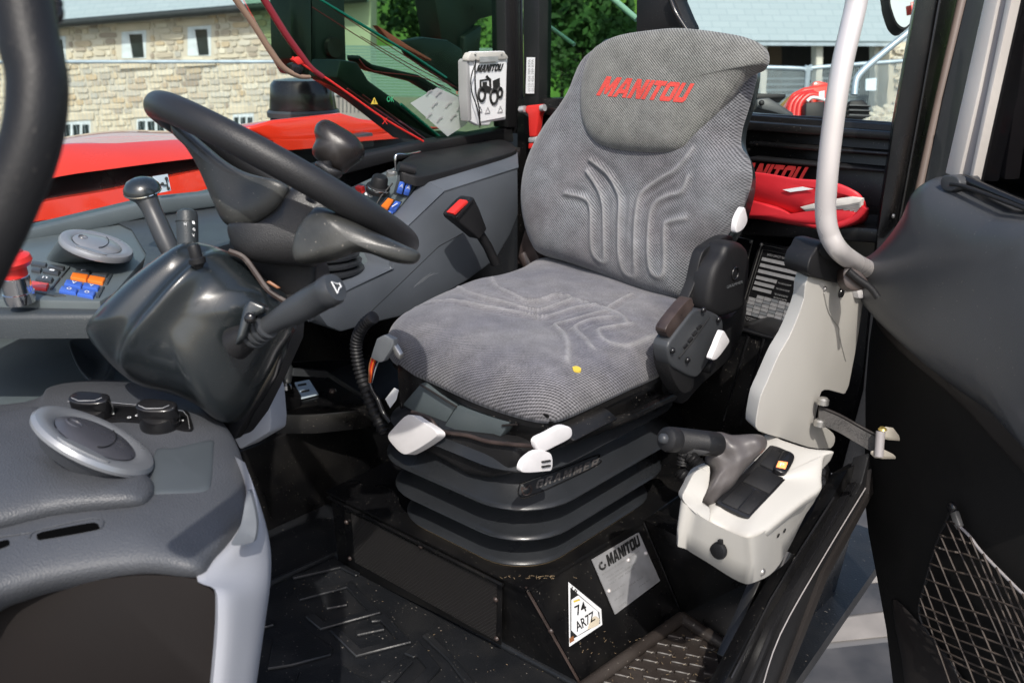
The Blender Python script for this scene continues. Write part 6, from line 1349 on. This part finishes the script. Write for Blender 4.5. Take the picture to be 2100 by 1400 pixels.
patch('lower_crease', smoothc(dp_([(1830,1230),(1870,1260),(1930,1330),(1990,1430),(1870,1430),(1850,1350)], .004), 3, True), DNn, .008, 'doorb', dr, 2, 2, 12, 60, smoothn=0)
prism('window_frame', dp_([(2046,-60),(2018,0),(1975,190),(1937,358),(1967,366),(2003,190),(2046,0),(2070,-60)][:0]+[(2031,-60),(2017,0),(1977,180),(1937,356),(1966,364),(2006,190),(2046,0),(2060,-60)], .03), -DNn*.05, 'alu', dr, .003)
prism('frame_return', dp_([(2060,-60),(2046,0),(2006,190),(1966,364),(1986,372),(2024,190),(2063,0),(2076,-60)], .024), -DNn*.05, 'alud', dr, .002)
prism('frame_lip', dp_([(2076,-60),(2063,0),(2024,190),(1986,372),(1993,374),(2033,190),(2075,0),(2090,-60)], .028), -DNn*.05, 'alu', dr, .001)
prism('door_glass', dp_([(2086,-60),(2075,0),(2033,190),(1993,376),(2300,500),(2300,-60)], .012), -DNn*.005, 'doorglass', dr, 0)
prism('glass_backing_post', dp_([(2150,-60),(2098,0),(2060,190),(2040,360),(2060,370),(2085,190),(2120,30),(2180,-60)], -.12), -DNn*.03, 'alud', dr, .004)
prism('dark_backing', dp_([(2080,-80),(1985,400),(2300,560),(2300,-80)], -.2), -DNn*.02, 'bprint', dr, 0)
tube('glass_seal', smoothc(dp_([(1960,372),(1975,368),(2020,386),(2100,420),(2280,490)], .04), 4), .008, 'blackg', dr, 10)
tube('glass_seal_lower', smoothc(dp_([(1950,378),(1975,382),(2040,405),(2120,436),(2280,503)], .058), 4), .0035, 'blackm', dr, 8)
prism('corner_block', smoothc(dp_([(1928,372),(1936,360),(1960,362),(1968,378),(1952,392),(1932,388)], .06), 3, True), -DNn*.04, 'door', dr, .006, 3)
sd_ = prism('door_edge_seal', [P(x,y,X=-.60) for x,y in [(1998,-60),(1983,0),(1935,200),(1888,420),(1858,480),(1852,500),(1880,470),(1945,372),(1985,200),(2024,0),(2038,-60)]], Vector((-.02,.02,0)), 'blackm', dr, .002)
sl = tube('seal_strip', L([(1988,-60),(1973,0),(1927,200),(1883,400),(1862,480)], X=-.61), .0085, 'brown', None, 12); tag(sl, 'tan rubber seal strip running down the black door pillar beside the pale window frame', 'seal')
tube('hinge_rod', L([(1835,640),(1822,740)], X=-.60), .005, 'brown', dr, 8); tube('hinge_rod', L([(1816,790),(1800,870)], X=-.60), .0065, 'alud', dr, 8)
for a in ((1832,443),(1863,432)): bolt('pillar_bolt', P(*a, X=-.630), XP, .0045, 'steel', dr, 10)
cs = prism('cable_block', smoothc(L([(1730,552),(1745,548),(1768,560),(1782,580),(1772,592),(1752,596),(1733,584)], D=1.5), 3, True), FW*.03, 'lever', None, .004); tag(cs, 'grubby brown cable knot hanging under the lower end of the silver handrail', 'cable')
tube('loom', smoothc(L([(1740,555),(1760,572),(1785,590),(1800,610)], D=1.49), 4), .006, 'blackm', cs, 8)
# strap
stp = thing('door_check_strap', P(1760,880,D=1.6), 'worn black webbing door check strap pinned between the pale console and the door bracket', 'strap')
sp_ = [P(1680,834,D=1.60), P(1720,850,D=1.60), P(1760,872,D=1.60), P(1808,898,D=1.58)]; sp2 = [P(1678,868,D=1.60), P(1716,884,D=1.60), P(1752,905,D=1.60), P(1798,932,D=1.58)]
bm = bmesh.new(); a = smoothc(sp_, 4); b = smoothc(sp2, 4); rr = [[bm.verts.new(v) for v in a], [bm.verts.new(v) for v in b], [bm.verts.new(v+FW*.004) for v in b], [bm.verts.new(v+FW*.004) for v in a]]
for i in range(len(a)-1):
    for k in range(4): bm.faces.new((rr[k][i], rr[k][i+1], rr[(k+1) % 4][i+1], rr[(k+1) % 4][i]))
for e in (0, -1): bm.faces.new([r[e] for r in rr])
finish('webbing', bm, 'strap', stp, 40)
tube('webbing_edge', smoothc(sp_, 4), .0028, 'doorb', stp, 8)
for (x, y, d) in ((1688,822,1.59),(1681,866,1.6)): lathe('pivot', P(x,y,D=d), (0,.1,1), [(0,.006),(.007,.006),(.010,.003),(.010,-.006)], 'steel', stp, 18)
prism('upper_clevis', L([(1796,892),(1803,880),(1815,874),(1832,876),(1844,892),(1846,899),(1822,897)], D=1.565), Vector((0,0,-.004)), 'brass', stp, .001)
prism('lower_clevis', L([(1785,925),(1795,934),(1810,936),(1838,936),(1832,930),(1812,920),(1798,920)], D=1.565), Vector((0,0,-.004)), 'brass', stp, .001)
tube('pivot_pin', L([(1806,884),(1802,936)], D=1.56), .0075, 'alud', stp, 14)
lathe('brass_head', P(1810,880,D=1.56), (0,-.1,1), [(0,.003),(.005,.003),(.0075,.0)], 'brassy', stp, 18)
# net pocket
nt_ = thing('net_pocket', P(1950,1040,pl=DPL), 'elastic brown cord net pocket hooked to the black door lining', 'net')
def nq(x, y, off=.02): return P(x, y, pl=(DA+DNn*off, DNn))
bolt('hook', nq(1952,1040,.02), DNn, .010, 'blackg', nt_, 14); prism('crimp', [nq(*a,.024) for a in ((1948,1052),(1958,1048),(1968,1078),(1962,1086),(1955,1075))], -DNn*.008, 'steel', nt_, .001)
tube('hem_cord', smoothc([nq(*a) for a in ((1955,1068),(1985,1095),(2012,1130),(2060,1180),(2110,1228),(2200,1300))], 4), .0026, 'alud', nt_, 8)
tube('side_cord', smoothc([nq(*a) for a in ((1948,1050),(1938,1075),(1930,1090),(1912,1140),(1896,1200),(1885,1240),(1888,1270),(1905,1300),(1920,1320),(1945,1350),(1975,1405),(1990,1430))], 4), .0026, 'blackm', nt_, 8)
bm = bmesh.new(); rnd = random.Random(3)
lft = smoothc([Vector((a,b,0)) for a,b in ((1948,1052),(1930,1090),(1912,1140),(1896,1200),(1885,1240),(1890,1275),(1920,1320),(1950,1360),(1985,1430))], 8)
rgt = smoothc([Vector((a,b,0)) for a,b in ((1955,1068),(1985,1095),(2012,1130),(2060,1180),(2110,1228),(2200,1300),(2300,1390))], 8)
def cordline(p0, p1, amp): 
    pts = []
    for i in range(15):
        t = i/14; x = p0[0]+(p1[0]-p0[0])*t; y = p0[1]+(p1[1]-p0[1])*t+amp*math.sin(t*9)
        pts.append(nq(x, y, .022+.004*math.sin(i*1.7)))
    tube_bm(pts, .0017, 6, False, bm)
def hem_y(x):
    for a, b in zip(rgt, rgt[1:]):
        if a.x <= x <= b.x: return a.y+(b.y-a.y)*(x-a.x)/(b.x-a.x+1e-9)
    return 1052 if x < rgt[0].x else 1400
for i in range(13):       # cords falling gently to the right, ending on the hem
    k = int((i+1.0)/14*(len(lft)-1)); p0 = lft[k]; sl_ = .24+i*.02; x = max(p0.x+4, rgt[0].x)
    while x < 2250 and p0.y+(x-p0.x)*sl_ > hem_y(x)+1: x += 4
    cordline((p0.x, p0.y), (x, p0.y+(x-p0.x)*sl_), 1.5)
finish('net_cord', bm, 'cord', nt_, 50); bm = bmesh.new()
for i in range(9):       # cords falling steeply from the hem
    x = 1962+i*27; y = hem_y(x); cordline((x, y), (x+150, y+345), 1.5)
for i in range(6):
    k = int((i+.8)/8*(len(lft)*.62)); p0 = lft[k]; cordline((p0.x, p0.y), (p0.x+165-i*8, p0.y+360), 1.5)
finish('net_cord', bm, 'cord', nt_, 50)
# ================================================================== DOOR SILL
sill = thing('door_sill', P(1600,1300,X=-.56), 'black ridged door sill frame with worn metal edge running down to the step', 'sill')
def sb_(name, pts, X, vec=(-.03,0,-.02), m='black', bev=.004): return prism(name, L(pts, X=X), Vector(vec), m, sill, bev)
sb_('inner_sill', [(1712,1010),(1700,1040),(1640,1130),(1560,1260),(1470,1430),(1560,1430),(1625,1290),(1700,1140),(1755,1000),(1775,940),(1740,960)], -.575)
sb_('channel', [(1758,985),(1735,1020),(1660,1150),(1590,1270),(1520,1430),(1535,1430),(1602,1280),(1680,1140),(1765,1000)], -.560, m='blackg')
sb_('outer_sill', [(1785,925),(1768,990),(1740,1040),(1640,1200),(1545,1430),(1592,1430),(1660,1260),(1755,1080),(1790,990)], -.552, m='blackm')
sb_('worn_strip', [(1788,960),(1782,1010),(1690,1170),(1592,1430),(1600,1430),(1700,1180),(1792,1010)], -.545, m='doorb', bev=.001)
tube('bright_ridge', L([(1710,1020),(1640,1130),(1580,1230),(1500,1390)], X=-.572), .0025, 'blackg', sill, 6)
tube('bright_ridge', smoothc(L([(1775,1000),(1690,1140),(1600,1300),(1560,1420)], X=-.549), 4), .0012, 'alud', sill, 6)
pp_ = tube('prop_tube', smoothc(L([(1612,1130),(1590,1190),(1560,1260),(1532,1330),(1512,1420)], X=-.60), 4), .0165, 'blackg', None, 20); tag(pp_, 'glossy black round tube slanting down below the pale console to the step', 'tube')
prism('side_plate', L([(1560,1190),(1610,1140),(1700,1010),(1660,1100),(1560,1280),(1500,1400),(1490,1350),(1530,1260)], X=-.63), Vector((-.02,0,0)), 'black', None, .003, kind='structure').name = 'sill_wall'
prism('door_post_lower', L([(1690,930),(1715,1000),(1700,1050),(1620,1160),(1560,1190),(1600,1100),(1660,1000),(1680,930)], X=-.66), Vector((-.02,.03,0)), 'black', None, .003, kind='structure').name = 'cab_pillar_lower'

# ================================================================== STRAW AND GRIT
bm = bmesh.new(); rs2 = random.Random(11)
def bit(c, ln, w_, nrm=ZU):
    a = Vector((rs2.uniform(-1,1), rs2.uniform(-1,1), 0)).normalized(); a = (a-nrm*a.dot(nrm)).normalized(); b = nrm.cross(a)
    prism_bm([c-a*ln+b*w_, c-a*ln-b*w_, c+a*ln-b*w_*.6, c+a*ln+b*w_*.6], nrm*w_*1.2, 0, 1, bm)
for i in range(34): bit(P(1060+rs2.gauss(40,45), 1186-rs2.random()*6, Z=FRZ+.0005), rs2.uniform(.0008,.0035), .00035)
for i in range(60): bit(P(rs2.uniform(1240,1500), rs2.uniform(1290,1400), Z=.021), rs2.uniform(.0008,.004), .0004)
for i in range(60): bit(P(rs2.uniform(580,1150), rs2.uniform(1170,1400), Z=.006), rs2.uniform(.0006,.0018), .0004)
for i in range(14): bit(P(rs2.uniform(1172,1260), 1300+rs2.uniform(-6,40), pl=(T1+SN*.001, SN)), rs2.uniform(.0008,.003), .0003, SN)
o = finish('straw_debris', bm, 'straw', None, 0, kind='stuff'); tag(o, 'scattered bits of straw and grit on the seat box ledge, mats and step', 'debris')
